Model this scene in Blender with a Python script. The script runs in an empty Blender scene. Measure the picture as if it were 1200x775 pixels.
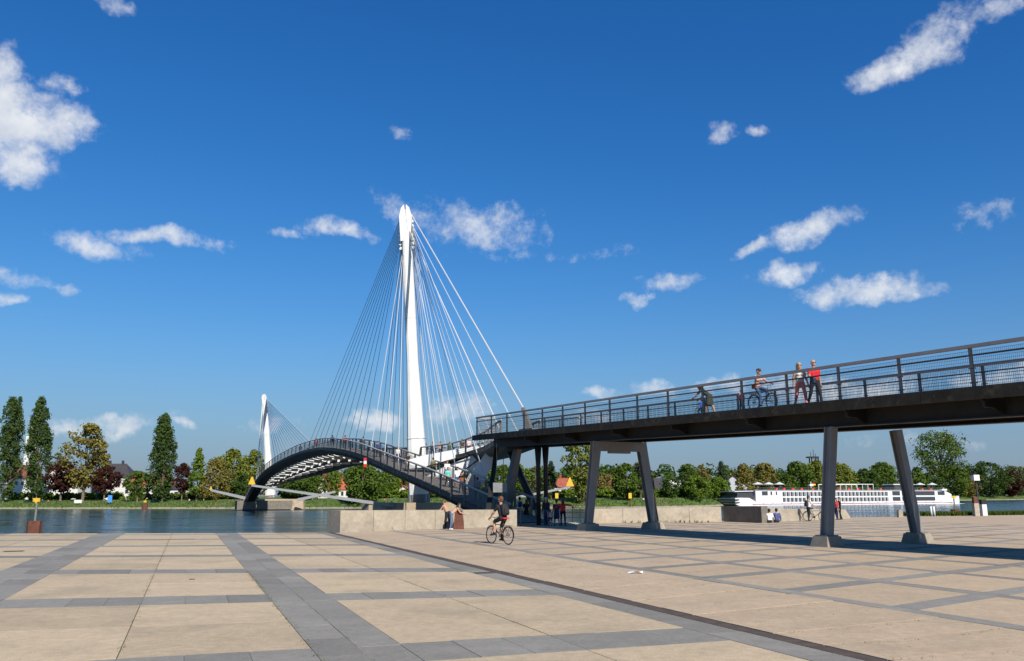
import bpy, math, random
import numpy as np
from mathutils import Matrix, Vector
R = math.radians
random.seed(7); rng = np.random.default_rng(7)
scn = bpy.context.scene; COL = scn.collection

# ------------------------------------------------------------------ camera
F, HY, ROLL, CH = 969.0, 583.5, R(.25), 1.75       # focal length (photo px), horizon row, roll, eye height
PIT = math.atan((HY - 387.5) / F)
def ray(x, y):
    u, v = x - 600, 387.5 - y
    c, s = math.cos(ROLL), math.sin(ROLL)
    u, v = u * c + v * s, -u * s + v * c
    return np.array([u, F * math.cos(PIT) - v * math.sin(PIT), F * math.sin(PIT) + v * math.cos(PIT)])
def gp(x, y, z=0.0):                                # photo pixel -> point on a level plane
    d = ray(x, y); return np.array([0, 0, CH]) + d * ((z - CH) / d[2])
def at(x, y, Y):                                    # photo pixel -> point at a known distance
    d = ray(x, y); return np.array([0, 0, CH]) + d * (Y / d[1])
cam = bpy.data.cameras.new('camera'); co = bpy.data.objects.new('camera', cam); COL.objects.link(co)
cam.sensor_width = 36; cam.lens = F / 1200 * 36; cam.clip_start = .1; cam.clip_end = 9000
Rv = Vector((1, 0, 0)); Uv = Vector((0, -math.sin(PIT), math.cos(PIT))); Fv = Vector((0, math.cos(PIT), math.sin(PIT)))
rt = Rv * math.cos(ROLL) - Uv * math.sin(ROLL); up = Rv * math.sin(ROLL) + Uv * math.cos(ROLL)
co.matrix_world = Matrix(((rt.x, up.x, -Fv.x, 0), (rt.y, up.y, -Fv.y, 0), (rt.z, up.z, -Fv.z, CH), (0, 0, 0, 1)))
scn.camera = co
scn.render.resolution_x, scn.render.resolution_y = 1024, 661
scn.view_settings.view_transform = 'Standard'; scn.view_settings.look = 'None'
scn.view_settings.exposure = 0.42; scn.view_settings.gamma = 1

# ------------------------------------------------------------------ sky and sun
SUN_EL = R(36); SUN_DIR = Vector((.44, -.898, 0)).normalized()      # towards the sun, on the ground
SKY_STRENGTH, SUN_STRENGTH = .074, 4.9
w = bpy.data.worlds.new('World'); scn.world = w; w.use_nodes = True
w.cycles.sampling_method = 'MANUAL'; w.cycles.sample_map_resolution = 256
N, L = w.node_tree.nodes, w.node_tree.links
N.clear()
def nd(t, **k):
    n = N.new(t)
    for a, b in k.items(): setattr(n, a, b)
    return n
def mth(op, a, b=None, c=None, clamp=False):
    n = nd('ShaderNodeMath', operation=op, use_clamp=clamp)
    for i, q in enumerate((a, b, c)):
        if q is None: continue
        if isinstance(q, (int, float)): n.inputs[i].default_value = q
        else: L.new(q, n.inputs[i])
    return n.outputs[0]
sky = nd('ShaderNodeTexSky', sky_type='NISHITA', sun_disc=False)
sky.sun_elevation = SUN_EL; sky.sun_rotation = math.atan2(SUN_DIR.x, SUN_DIR.y)
sky.altitude = 140; sky.air_density = 1.0; sky.dust_density = .35; sky.ozone_density = 3.0
srgb = nd('ShaderNodeSeparateColor'); L.new(sky.outputs[0], srgb.inputs[0]); crgb = nd('ShaderNodeCombineColor')
for i, (ka, kg) in enumerate(((.62, 1.4456), (.825, 1.03), (1.05, .8052))):      # the deep polarised blue of the photo
    L.new(mth('MULTIPLY', mth('POWER', mth('MULTIPLY', srgb.outputs[i], .085), kg), ka / .085), crgb.inputs[i])
tc = nd('ShaderNodeTexCoord'); sx = nd('ShaderNodeSeparateXYZ'); L.new(tc.outputs['Generated'], sx.inputs[0])
az = mth('ARCTAN2', sx.outputs[0], sx.outputs[1]); el = mth('ARCSINE', sx.outputs[2])
def noise(vec, scale, detail, rough=.55):
    n = nd('ShaderNodeTexNoise'); n.inputs['Scale'].default_value = scale; n.inputs['Detail'].default_value = detail
    n.inputs['Roughness'].default_value = rough; L.new(vec, n.inputs['Vector']); return n
cmb = nd('ShaderNodeCombineXYZ'); L.new(az, cmb.inputs[0]); L.new(el, cmb.inputs[1])
wn = noise(tc.outputs['Generated'], 16, 4)
wv = nd('ShaderNodeVectorMath', operation='MULTIPLY_ADD'); L.new(wn.outputs['Color'], wv.inputs[0])
wv.inputs[1].default_value = (.075, .045, 0); L.new(cmb.outputs[0], wv.inputs[2])
sh = nd('ShaderNodeVectorMath', operation='ADD'); L.new(wv.outputs[0], sh.inputs[0]); sh.inputs[1].default_value = (-.0375, -.0225, 0)
# the clouds: px centre, half width, half height, tilt (deg), thickness
CL = [(2,80,32,40,0,1.4),(12,120,46,40,0,1.3),(30,148,74,42,12,1.5),(18,190,56,36,-5,1.4),(70,103,16,9,0,.5),(112,287,46,17,-6,.85),(205,281,72,13,-2,1.1),
      (396,271,50,11,-2,.9),(338,276,22,7,0,.7),(545,262,84,28,-8,.74),(455,240,34,13,-20,.55),(1096,46,62,30,16,1.25),(1045,82,46,20,14,1.1),
      (846,152,19,13,15,.6),(889,152,14,7,0,.5),(480,154,14,7,0,.45),(945,270,58,19,18,1.15),(893,291,34,10,18,1.0),(925,323,44,12,6,.85),
      (1010,340,80,17,0,1.1),(790,330,36,11,6,.85),(752,352,14,7,0,.75),(545,476,36,22,8,1.05),(436,491,34,13,0,1.0),(125,497,76,13,4,.8),
      (762,457,40,12,0,.9),(705,465,18,8,0,.8),(1000,455,80,16,5,.9),(880,452,60,13,0,.75),(9,326,28,10,0,.7),(3,352,20,10,0,.8),(60,335,18,6,0,.5),
      (145,6,22,10,0,.6),(1155,252,32,12,0,.42),(1175,8,26,12,0,.7),(640,300,60,5,0,.2),(1060,520,60,10,0,.45),(215,500,14,6,0,.6),(700,490,40,9,0,.5),
      (320,497,30,8,0,.5),(1190,440,60,14,0,.8)]
ell = []
for x, y, a, b, t, k in CL:
    d = ray(x, y); n_ = np.linalg.norm(d); s_ = 1 / n_
    e = math.asin(d[2] / n_); ell.append((math.atan2(d[0], d[1]), e, a * s_ / math.cos(e), b * s_, R(t), k))
for i in range(14):                                   # the same fair-weather sky goes on outside the frame
    A = R(40 + i * 280 / 14 + random.uniform(-4, 4)); e = R(random.choice((5, 9, 16, 24, 33)) + random.uniform(-3, 3))
    ell.append(((A + math.pi) % (2 * math.pi) - math.pi, e, R(random.uniform(2, 5)), R(random.uniform(.7, 1.8)), R(random.uniform(-10, 20)), random.uniform(.6, 1.2)))
acc = None
for a0, e0, a, b, t, k in ell:
    mp = nd('ShaderNodeMapping', vector_type='TEXTURE'); L.new(sh.outputs[0], mp.inputs[0])
    mp.inputs['Location'].default_value = (a0, e0, 0); mp.inputs['Rotation'].default_value = (0, 0, t); mp.inputs['Scale'].default_value = (a, b, 1)
    dt = nd('ShaderNodeVectorMath', operation='DOT_PRODUCT'); L.new(mp.outputs[0], dt.inputs[0]); L.new(mp.outputs[0], dt.inputs[1])
    q = mth('MULTIPLY_ADD', dt.outputs['Value'], -k, k)
    acc = q if acc is None else mth('MAXIMUM', acc, q)
acc = mth('MAXIMUM', acc, -1.5)
fb = noise(tc.outputs['Generated'], 24, 9, .64)
fbh = noise(tc.outputs['Generated'], 120, 4, .6)
dens = mth('MULTIPLY_ADD', mth('SUBTRACT', fbh.outputs['Fac'], .5), .9, mth('MULTIPLY_ADD', mth('SUBTRACT', fb.outputs['Fac'], .5), 3.3, mth('MULTIPLY_ADD', acc, .85, -.16)))
mr = nd('ShaderNodeMapRange', interpolation_type='SMOOTHSTEP'); L.new(dens, mr.inputs[0])
mr.inputs[1].default_value = -.35; mr.inputs[2].default_value = 1.3; mr.inputs[4].default_value = .93
off = nd('ShaderNodeVectorMath', operation='ADD'); L.new(tc.outputs['Generated'], off.inputs[0]); off.inputs[1].default_value = (.012, -.004, .012)
fb2 = noise(off.outputs[0], 27, 3, .55); fb1 = noise(tc.outputs['Generated'], 27, 3, .55)
lit = mth('MULTIPLY_ADD', mth('SUBTRACT', fb1.outputs['Fac'], fb2.outputs['Fac']), 1.3, .62, clamp=True)
cc = nd('ShaderNodeMix', data_type='RGBA'); L.new(lit, cc.inputs['Factor'])
cc.inputs['A'].default_value = (5.0, 5.8, 7.0, 1); cc.inputs['B'].default_value = (9.2, 9.3, 9.5, 1)
hf_ = mth('EXPONENT', mth('MULTIPLY', mth('POWER', mth('MULTIPLY', mth('MAXIMUM', el, 0.0), 7.4), 1.5), -1.0))     # pale haze towards the horizon
hz = nd('ShaderNodeMix', data_type='RGBA'); L.new(hf_, hz.inputs['Factor']); L.new(crgb.outputs[0], hz.inputs['A']); hz.inputs['B'].default_value = (2.6, 3.38, 4.25, 1)
mx = nd('ShaderNodeMix', data_type='RGBA'); L.new(mr.outputs[0], mx.inputs['Factor']); L.new(hz.outputs['Result'], mx.inputs['A']); L.new(cc.outputs['Result'], mx.inputs['B'])
bg = nd('ShaderNodeBackground'); bg.inputs['Strength'].default_value = SKY_STRENGTH; L.new(mx.outputs['Result'], bg.inputs['Color'])
wo = nd('ShaderNodeOutputWorld'); L.new(bg.outputs[0], wo.inputs[0])
sl = bpy.data.lights.new('sun', 'SUN'); sl.energy = SUN_STRENGTH; sl.angle = R(.53); sl.color = (1, .955, .88)
so = bpy.data.objects.new('sun', sl); COL.objects.link(so)
tosun = Vector((SUN_DIR.x * math.cos(SUN_EL), SUN_DIR.y * math.cos(SUN_EL), math.sin(SUN_EL)))
so.rotation_euler = (-tosun).to_track_quat('-Z', 'Y').to_euler(); so.location = tosun * 200

# ------------------------------------------------------------------ materials
MATS = {}
def mat(name, col, rough=.7, metal=0, var=.12, scale=3.0, bump=0, spec=.35, stain=None, rnd=0, coord='Object'):
    if name in MATS: return MATS[name]
    m = bpy.data.materials.new(name); m.use_nodes = True; MATS[name] = m
    n, l = m.node_tree.nodes, m.node_tree.links; b = n['Principled BSDF']
    b.inputs['Roughness'].default_value = rough; b.inputs['Metallic'].default_value = metal
    b.inputs['Specular IOR Level'].default_value = spec
    t = n.new('ShaderNodeTexCoord')
    if coord == 'World':
        g = n.new('ShaderNodeNewGeometry'); vec = g.outputs['Position']
    else: vec = t.outputs[coord]
    a = n.new('ShaderNodeTexNoise'); a.inputs['Scale'].default_value = scale; a.inputs['Detail'].default_value = 8; a.inputs['Roughness'].default_value = .65
    l.new(vec, a.inputs['Vector'])
    r = n.new('ShaderNodeValToRGB'); e = r.color_ramp.elements
    e[0].position, e[1].position = .3, .7
    e[0].color = tuple(c * (1 - var) for c in col) + (1,); e[1].color = tuple(min(1, c * (1 + var)) for c in col) + (1,)
    l.new(a.outputs['Fac'], r.inputs[0]); out = r.outputs[0]
    if bump:                                               # fine grain of stone and cast surfaces
        for fs, fa in ((scale * 28, .16), (scale * 5.5, .12)):
            p1 = n.new('ShaderNodeTexNoise'); p1.inputs['Scale'].default_value = fs; p1.inputs['Detail'].default_value = 3; l.new(vec, p1.inputs['Vector'])
            p2 = n.new('ShaderNodeMapRange'); p2.inputs[1].default_value = .25; p2.inputs[2].default_value = .75; p2.inputs[3].default_value = 1 - fa; p2.inputs[4].default_value = 1 + fa; l.new(p1.outputs['Fac'], p2.inputs[0])
            p3 = n.new('ShaderNodeVectorMath'); p3.operation = 'SCALE'; l.new(out, p3.inputs[0]); l.new(p2.outputs[0], p3.inputs['Scale']); out = p3.outputs[0]
    if stain:                                              # (colour, scale, low, high, amount)
        sc, ss, lo, hi, am = stain
        s = n.new('ShaderNodeTexNoise'); s.inputs['Scale'].default_value = ss; s.inputs['Detail'].default_value = 6; s.inputs['Roughness'].default_value = .6
        l.new(vec, s.inputs['Vector'])
        k = n.new('ShaderNodeMapRange'); k.inputs[1].default_value = lo; k.inputs[2].default_value = hi; k.inputs[4].default_value = am
        l.new(s.outputs['Fac'], k.inputs[0])
        x = n.new('ShaderNodeMix'); x.data_type = 'RGBA'; l.new(k.outputs[0], x.inputs['Factor']); l.new(out, x.inputs['A']); x.inputs['B'].default_value = tuple(sc) + (1,)
        out = x.outputs['Result']
    if rnd:                                                # old gum and oil spots
        vo = n.new('ShaderNodeTexVoronoi'); vo.inputs['Scale'].default_value = 1.7; l.new(vec, vo.inputs['Vector'])
        vr = n.new('ShaderNodeMapRange'); vr.inputs[1].default_value = .05; vr.inputs[2].default_value = .03; vr.inputs[4].default_value = .6; l.new(vo.outputs['Distance'], vr.inputs[0])
        sc_ = n.new('ShaderNodeSeparateColor'); l.new(vo.outputs['Color'], sc_.inputs[0]); gt = n.new('ShaderNodeMath'); gt.operation = 'MULTIPLY'; l.new(vr.outputs[0], gt.inputs[0])
        th = n.new('ShaderNodeMath'); th.operation = 'GREATER_THAN'; th.inputs[1].default_value = .6; l.new(sc_.outputs[0], th.inputs[0]); l.new(th.outputs[0], gt.inputs[1])
        x = n.new('ShaderNodeMix'); x.data_type = 'RGBA'; l.new(gt.outputs[0], x.inputs['Factor']); l.new(out, x.inputs['A']); x.inputs['B'].default_value = (.09, .075, .06, 1); out = x.outputs['Result']
        o = n.new('ShaderNodeObjectInfo'); k = n.new('ShaderNodeMapRange'); k.inputs[3].default_value = 1 - rnd; k.inputs[4].default_value = 1 + rnd
        l.new(o.outputs['Random'], k.inputs[0])
        x = n.new('ShaderNodeVectorMath'); x.operation = 'SCALE'; l.new(out, x.inputs[0]); l.new(k.outputs[0], x.inputs['Scale']); out = x.outputs[0]
    l.new(out, b.inputs['Base Color'])
    if bump:
        d = n.new('ShaderNodeTexNoise'); d.inputs['Scale'].default_value = scale * 9; d.inputs['Detail'].default_value = 5; l.new(vec, d.inputs['Vector'])
        u = n.new('ShaderNodeBump'); u.inputs['Strength'].default_value = bump; u.inputs['Distance'].default_value = .01
        l.new(d.outputs['Fac'], u.inputs['Height']); l.new(u.outputs[0], b.inputs['Normal'])
    return m
def leafmat(name, col, var=.3):
    if name in MATS: return MATS[name]
    m = bpy.data.materials.new(name); m.use_nodes = True; MATS[name] = m
    n, l = m.node_tree.nodes, m.node_tree.links; n.remove(n['Principled BSDF'])
    g = n.new('ShaderNodeNewGeometry'); r = n.new('ShaderNodeValToRGB'); e = r.color_ramp.elements
    e[0].color = (col[0] * (1 - var), col[1] * (1 - var), col[2] * (1 - var), 1); e[1].color = (min(1, col[0] * (1 + var) + .01), col[1] * (1 + var), col[2], 1)
    l.new(g.outputs['Random Per Island'], r.inputs[0])
    d = n.new('ShaderNodeBsdfDiffuse'); t = n.new('ShaderNodeBsdfTranslucent'); s = n.new('ShaderNodeMixShader'); s.inputs[0].default_value = .3
    l.new(r.outputs[0], d.inputs[0]); l.new(r.outputs[0], t.inputs[0]); l.new(d.outputs[0], s.inputs[1]); l.new(t.outputs[0], s.inputs[2])
    l.new(s.outputs[0], n['Material Output'].inputs[0]); return m
def glassmat():
    if 'window_glass' in MATS: return MATS['window_glass']
    m = mat('window_glass', (.03, .035, .04), rough=.08, spec=.6, var=.2); return m
def plain(col, rough=.8, name=None):
    return mat(name or 'cloth_%03d_%03d_%03d' % tuple(int(c * 999) for c in col), col, rough=rough, var=.12, scale=14, spec=.25)

M_WHITE = mat('white_paint', (.62, .615, .585), rough=.45, var=.05, scale=.8, stain=((.45, .42, .36), .35, .5, .75, .45))
M_WHITE2 = mat('rib_white_paint', (.62, .62, .6), rough=.5, var=.06, scale=.8)
M_DARK = mat('dark_grey_steel', (.021, .02, .0185), rough=.55, var=.25, scale=1.5, spec=.3, stain=((.05, .042, .032), 1.1, .56, .76, .6))
M_STEEL = mat('grey_painted_steel', (.16, .152, .142), rough=.5, var=.15, scale=1.2, stain=((.2, .2, .2), 2.2, .62, .75, .4))
M_LEG = mat('leg_grey_paint', (.22, .212, .2), rough=.5, var=.12, scale=1.2, stain=((.13, .115, .1), 1.3, .55, .75, .5))
M_RAIL = mat('handrail_grey', (.38, .345, .3), rough=.55, var=.12, scale=2)
M_GALV = mat('galvanised_wire', (.13, .125, .12), rough=.5, metal=.3, var=.1)
M_JNT = mat('grimy_white_paint', (.54, .53, .5), rough=.6, var=.15, scale=2)
M_CABLE = mat('white_cable_sheath', (.5, .5, .49), rough=.4, var=.03)
M_CABLED = mat('dark_cable', (.2, .205, .21), rough=.5, var=.05)
M_BRNMESH = mat('bronze_mesh_panel', (.115, .097, .082), rough=.75, var=.18, scale=6, bump=.3)
M_CONC = mat('cast_concrete', (.345, .292, .222), rough=.9, var=.13, scale=.9, bump=.5, stain=((.19, .16, .125), .8, .52, .72, .6), coord='World')
M_FOOT = mat('footing_concrete', (.27, .235, .185), rough=.9, var=.2, scale=2, bump=.4, coord='World')
M_CONCD = mat('dark_concrete', (.16, .14, .115), rough=.95, var=.25, scale=1.2, bump=.5, coord='World')
M_FASCIA = mat('deck_edge_timber', (.055, .044, .03), rough=.9, var=.35, scale=1.6, bump=.4, stain=((.17, .145, .075), 2.2, .55, .72, .6), coord='World')
M_STONE = mat('pier_stone', (.36, .28, .19), rough=.9, var=.2, scale=.6, bump=.5, stain=((.12, .1, .08), .5, .55, .7, .6), coord='World')
M_SLAB = mat('tan_concrete_slab', (.435, .333, .212), rough=.92, var=.08, scale=1.3, bump=.35, rnd=.09, stain=((.22, .175, .125), .5, .5, .74, .5), coord='World')
M_SLAB2 = mat('pinkish_concrete_slab', (.425, .315, .205), rough=.92, var=.08, scale=1.5, bump=.35, rnd=.05, stain=((.24, .19, .14), .6, .52, .72, .45), coord='World')
M_GREY = mat('blue_grey_paver', (.215, .196, .165), rough=.88, var=.1, scale=2.4, bump=.3, rnd=.16, stain=((.3, .27, .22), .9, .54, .74, .5), coord='World')
M_JOINT = mat('mossy_joint', (.1, .095, .055), rough=1, var=.5, scale=1.1, stain=((.055, .075, .02), .8, .5, .58, .9), coord='World')
M_RUST = mat('rusty_steel', (.12, .045, .028), rough=.9, var=.35, scale=3, bump=.3)
M_DRAIN = mat('rust_brown_grating', (.075, .055, .045), rough=.9, var=.3, scale=4, coord='World')
M_GRASS = mat('river_bank_grass', (.075, .125, .024), rough=1, var=.35, scale=.12, stain=((.17, .15, .07), .05, .52, .68, .55), coord='World')
M_BLACK = mat('black_rubber', (.015, .015, .016), rough=.7, var=.2)
M_YEL = mat('yellow_sign_paint', (.6, .38, .03), rough=.5, var=.05)
M_REDROOF = mat('red_tile_roof', (.28, .075, .045), rough=.9, var=.3, scale=.9)
M_DKROOF = mat('dark_slate_roof', (.045, .042, .045), rough=.8, var=.3, scale=1)
M_BROWNROOF = mat('brown_tile_roof', (.16, .06, .04), rough=.9, var=.3, scale=1)
M_PLASTER = mat('white_plaster', (.6, .59, .56), rough=.9, var=.05, scale=.4)
M_CREAM = mat('cream_plaster', (.6, .55, .42), rough=.9, var=.06, scale=.4)
M_BARK = mat('bark', (.15, .12, .085), rough=1, var=.4, scale=2, bump=.6)
M_GLASS = glassmat()
M_SHIP = mat('white_ship_paint', (.62, .62, .61), rough=.35, var=.03, scale=.3)

# ------------------------------------------------------------------ mesh building
def nv(v):
    v = np.asarray(v, float); return v / (np.linalg.norm(v) + 1e-12)
class MB:
    def __init__(s, T=None): s.v = []; s.f = []; s.m = []; s.T = T
    def add(s, vs, fs, mi=0):
        k = len(s.v); s.v += [tuple(p) for p in vs]; s.f += [tuple(i + k for i in f) for f in fs]; s.m += [mi] * len(fs); return s
    def hexa(s, p, mi=0):                             # p: 4 bottom (ccw), 4 top
        return s.add(p, [(3, 2, 1, 0), (4, 5, 6, 7), (0, 1, 5, 4), (1, 2, 6, 5), (2, 3, 7, 6), (3, 0, 4, 7)], mi)
    def box(s, c, sz, ax=None, mi=0):
        c = np.asarray(c, float); X, Y, Z = ax if ax is not None else np.eye(3)
        X, Y, Z = np.asarray(X) * sz[0] / 2, np.asarray(Y) * sz[1] / 2, np.asarray(Z) * sz[2] / 2
        return s.hexa([c - X - Y - Z, c + X - Y - Z, c + X + Y - Z, c - X + Y - Z, c - X - Y + Z, c + X - Y + Z, c + X + Y + Z, c - X + Y + Z], mi)
    def beam(s, a, b, w, h, w2=None, h2=None, upv=(0, 0, 1), mi=0):
        a, b = np.asarray(a, float), np.asarray(b, float); d = nv(b - a)
        x = np.cross(d, upv); x = nv(x) if np.linalg.norm(x) > 1e-4 else np.array([1., 0, 0]); z = np.cross(x, d)
        w2 = w if w2 is None else w2; h2 = h if h2 is None else h2
        P = [a - x * w / 2 - z * h / 2, a + x * w / 2 - z * h / 2, b + x * w2 / 2 - z * h2 / 2, b - x * w2 / 2 - z * h2 / 2,
             a - x * w / 2 + z * h / 2, a + x * w / 2 + z * h / 2, b + x * w2 / 2 + z * h2 / 2, b - x * w2 / 2 + z * h2 / 2]
        return s.hexa(P, mi)
    def tube(s, pts, r, n=8, mi=0, closed=False):
        P = [np.asarray(p, float) for p in pts]; m = len(P); r = [r] * m if np.isscalar(r) else r
        k = len(s.v); ref = None
        for i in range(m):
            d = nv(P[(i + 1) % m] - P[i - 1]) if closed else nv(P[min(i + 1, m - 1)] - P[max(i - 1, 0)])
            if ref is None: ref = np.array([0, 0, 1.]) if abs(d[2]) < .9 else np.array([1., 0, 0])
            x = nv(np.cross(d, ref)); z = np.cross(x, d); ref = z
            for j in range(n):
                a = 2 * math.pi * j / n; s.v.append(tuple(P[i] + r[i] * (x * math.cos(a) + z * math.sin(a))))
        for i in range(m if closed else m - 1):
            for j in range(n):
                i2 = (i + 1) % m
                s.f.append((k + i * n + j, k + i * n + (j + 1) % n, k + i2 * n + (j + 1) % n, k + i2 * n + j)); s.m.append(mi)
        if not closed:
            s.f.append(tuple(k + j for j in range(n))[::-1]); s.f.append(tuple(k + (m - 1) * n + j for j in range(n))); s.m += [mi, mi]
        return s
    def prism(s, poly, dv, mi=0):                     # extrude polygon along dv
        n = len(poly); dv = np.asarray(dv, float); P = [np.asarray(p, float) for p in poly]
        return s.add(P + [p + dv for p in P], [tuple(range(n))[::-1], tuple(range(n, 2 * n))] + [(i, (i + 1) % n, n + (i + 1) % n, n + i) for i in range(n)], mi)
    def sheet(s, A, B, mi=0):                         # strip between two polylines
        n = len(A); return s.add(list(A) + list(B), [(i, i + 1, n + i + 1, n + i) for i in range(n - 1)], mi)
    def loft(s, secs, mi=0, caps=True, closed=True):
        n = len(secs[0]); V = [p for c in secs for p in c]; fs = []
        for i in range(len(secs) - 1):
            for j in range(n if closed else n - 1):
                fs.append((i * n + j, i * n + (j + 1) % n, (i + 1) * n + (j + 1) % n, (i + 1) * n + j))
        if caps: fs += [tuple(range(n))[::-1], tuple(range((len(secs) - 1) * n, len(secs) * n))]
        return s.add(V, fs, mi)
    def build(s, name, mats, parent=None, smooth=False, fix=True):
        org = ORG.get(parent.name, np.zeros(3)) if parent else np.zeros(3)
        V = np.array(s.v, float)
        if s.T is not None: V = (np.array(s.T)[:3, :3] @ V.T).T + np.array(s.T)[:3, 3]
        me = bpy.data.meshes.new(name); me.from_pydata((V - org).tolist(), [], s.f)
        for q in (mats if isinstance(mats, (list, tuple)) else [mats]): me.materials.append(q)
        if any(s.m): me.polygons.foreach_set('material_index', s.m)
        if fix and len(s.f) < 60000:
            import bmesh
            b = bmesh.new(); b.from_mesh(me); bmesh.ops.recalc_face_normals(b, faces=b.faces); b.to_mesh(me); b.free()
        if smooth: me.polygons.foreach_set('use_smooth', [True] * len(me.polygons))
        me.update(); return link(name, me, parent)
ORG = {}
def link(name, data, parent=None):
    o = bpy.data.objects.new(name, data); COL.objects.link(o)
    if parent: o.parent = parent; ORG[o.name] = ORG.get(parent.name, np.zeros(3))
    return o
def tag(o, label=None, cat=None, group=None, kind=None):
    for k, v in (('label', label), ('category', cat), ('group', group), ('kind', kind)):
        if v: o[k] = v
    return o
def thing(name, loc, label, cat, group=None):
    o = link(name, None); o.location = tuple(float(c) for c in loc); ORG[o.name] = np.array(loc, float)
    o.empty_display_size = .3; return tag(o, label, cat, group)
def rect_at(parent, name, c, sz, ax, m): return MB().box(c, sz, ax).build(name, m, parent)
Z3 = np.array([0, 0, 1.])

# ------------------------------------------------------------------ ground, river, far bank
WATER = -1.6
V2 = np.array([-.36, .933, 0]); N2 = np.array([.933, .36, 0])      # the paving runs along V2, rows are counted along N2
def kskew(n, m):
    kl = min(.36, max(0, .07 + (m - 10.6) * .026)); kr = -.28
    if n <= 7: return m - kl * (n - 1.5)
    b = m - kl * 5.5
    return m + .28 * (n - 10.64) if n >= 10 else b + (m + .28 * (n - 10.64) - b) * (n - 7) / 3
def pw(n, m, z=0.0): q = N2 * n + V2 * kskew(n, m); return np.array([q[0], q[1], z])
# river edge of the plaza, from the photo's own edge line
EDGE = [gp(-700, 625), gp(0, 625.5), gp(300, 624.7), gp(398, 624.2), gp(560, 618.0), gp(690, 612.5), gp(848, 610.5), gp(985, 606.6), gp(1200, 603.6), gp(1900, 596)]
EX = np.array([e[0] for e in EDGE]); EY = np.array([e[1] for e in EDGE])
def edge_y(X): return float(np.interp(X, EX, EY))
ex = list(np.linspace(EX[0], EX[-1], 60)) + list(EX); ex = sorted(set(ex))
pm = MB()
top = [(x, edge_y(x), -.035) for x in ex]; back = [(x, -120, -.035) for x in ex]
pm.sheet(back, top); pm.sheet(top, [(x, y - .02, -6) for x, y, z in top])
plaza = tag(pm.build('plaza', M_SLAB2, fix=False), 'wide plaza of tan concrete slabs with grey paving bands', None, None, 'structure')
jb = [x for x in ex if -60 <= x <= 60]
MB().sheet([(x, max(2.5, (abs(x) - 4) / .8), -.012) for x in jb], [(x, max(max(2.5, (abs(x) - 4) / .8) + .1, edge_y(x) - .03), -.012) for x in jb]).build('joint_bed', M_JOINT, plaza, fix=False)
def slab(P, m, name, gap=.006, th=.05, z=0.0, parent=plaza):
    P = [np.asarray(p, float) for p in P]; c = sum(P) / 4
    q = [p + nv(c - p) * gap * 1.4 for p in P]
    if all(abs(p[0]) > .78 * p[1] + 3 or p[1] < 3.5 for p in q): return None     # far outside the view
    for p in q:
        if p[1] > edge_y(p[0]) + .25: return None
    a = [np.array([p[0], p[1], z - th]) for p in q]; b = [np.array([p[0], p[1], z]) for p in q]
    bb = MB(); bb.hexa([p for p in a] + [p for p in b]); return bb.build(name, m, parent, fix=False)
def clipslab(n0, n1, m0, m1, m, name, gap=.006):
    P = [pw(n0, m0), pw(n1, m0), pw(n1, m1), pw(n0, m1)]
    for i in (2, 3):                                   # cut the last row at the river edge
        lim = edge_y(P[i][0]) - .02
        if P[i][1] > lim:
            a = P[3 - i]; t = (lim - a[1]) / max(1e-6, P[i][1] - a[1])
            if t <= .05: return
            P[i] = a + (P[i] - a) * min(1, t)
    dz = random.uniform(-.004, .002)
    return slab(P, m, name, gap, z=dz)
# left part: bays of two slabs between wide grey bands
bays = [(2.55, 4.5, 6.45), (-2.95, -.62, 1.5), (-8.6, -6.45, -4.25), (-14.2, -12.0, -9.8), (-19.8, -17.6, -15.4), (-25.4, -23.2, -21)]
vb = [(1.5, 2.55), (-4.25, -2.95), (-9.8, -8.6), (-15.4, -14.2), (-21, -19.8)]
rows = []; m0 = 10.6
ms = [-1.6, 3.25, 4.5, 9.35, 10.6, 15.46, 16.72, 21.6, 22.9, 27.85, 28.9, 34.0, 35.0, 39.6, 40.6, 45.2, 46.2, 51, 52, 57]
for i in range(0, len(ms) - 1):
    a, b = ms[i], ms[i + 1]
    for bay in bays:
        for j in (0, 1):
            n0, n1 = bay[j], bay[j + 1]
            if i % 2 == 1:                             # grey cross band
                st = max(1, int(round((n1 - n0) / (.62 if a < 24 else 1.1))))
                for q in range(st):
                    clipslab(n0 + (n1 - n0) * q / st, n0 + (n1 - n0) * (q + 1) / st, a, b, M_GREY, 'paving_stone', .004)
            else:
                if a < 24:                             # a saw joint halves the nearer slabs
                    h = (a + b) / 2
                    clipslab(n0, n1, a, h, M_SLAB, 'slab', .007); clipslab(n0, n1, h, b, M_SLAB, 'slab', .007)
                else: clipslab(n0, n1, a, b, M_SLAB, 'slab', .012)
for k, (n0, n1) in enumerate(vb):
    m_ = 0.0 if k < 2 else 8.0
    while m_ < 56:
        st = 1.25 if m_ < 26 else 2.5; h = (n0 + n1) / 2
        clipslab(n0, h, m_, m_ + st, M_GREY, 'paving_stone', .004); clipslab(h, n1, m_ + .5, m_ + st + .5, M_GREY, 'paving_stone', .004); m_ += st
m_ = 2.0                                               # kerb band and slot drain
while m_ < 48:
    clipslab(6.45, 6.98, m_, m_ + 2, M_GREY, 'paving_stone', .004); m_ += 2
dr = [pw(7.0, q) for q in np.arange(2, 50, 1.0)]; dr2 = [pw(7.24, q) for q in np.arange(2, 50, 1.0)]
dm = MB()
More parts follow.
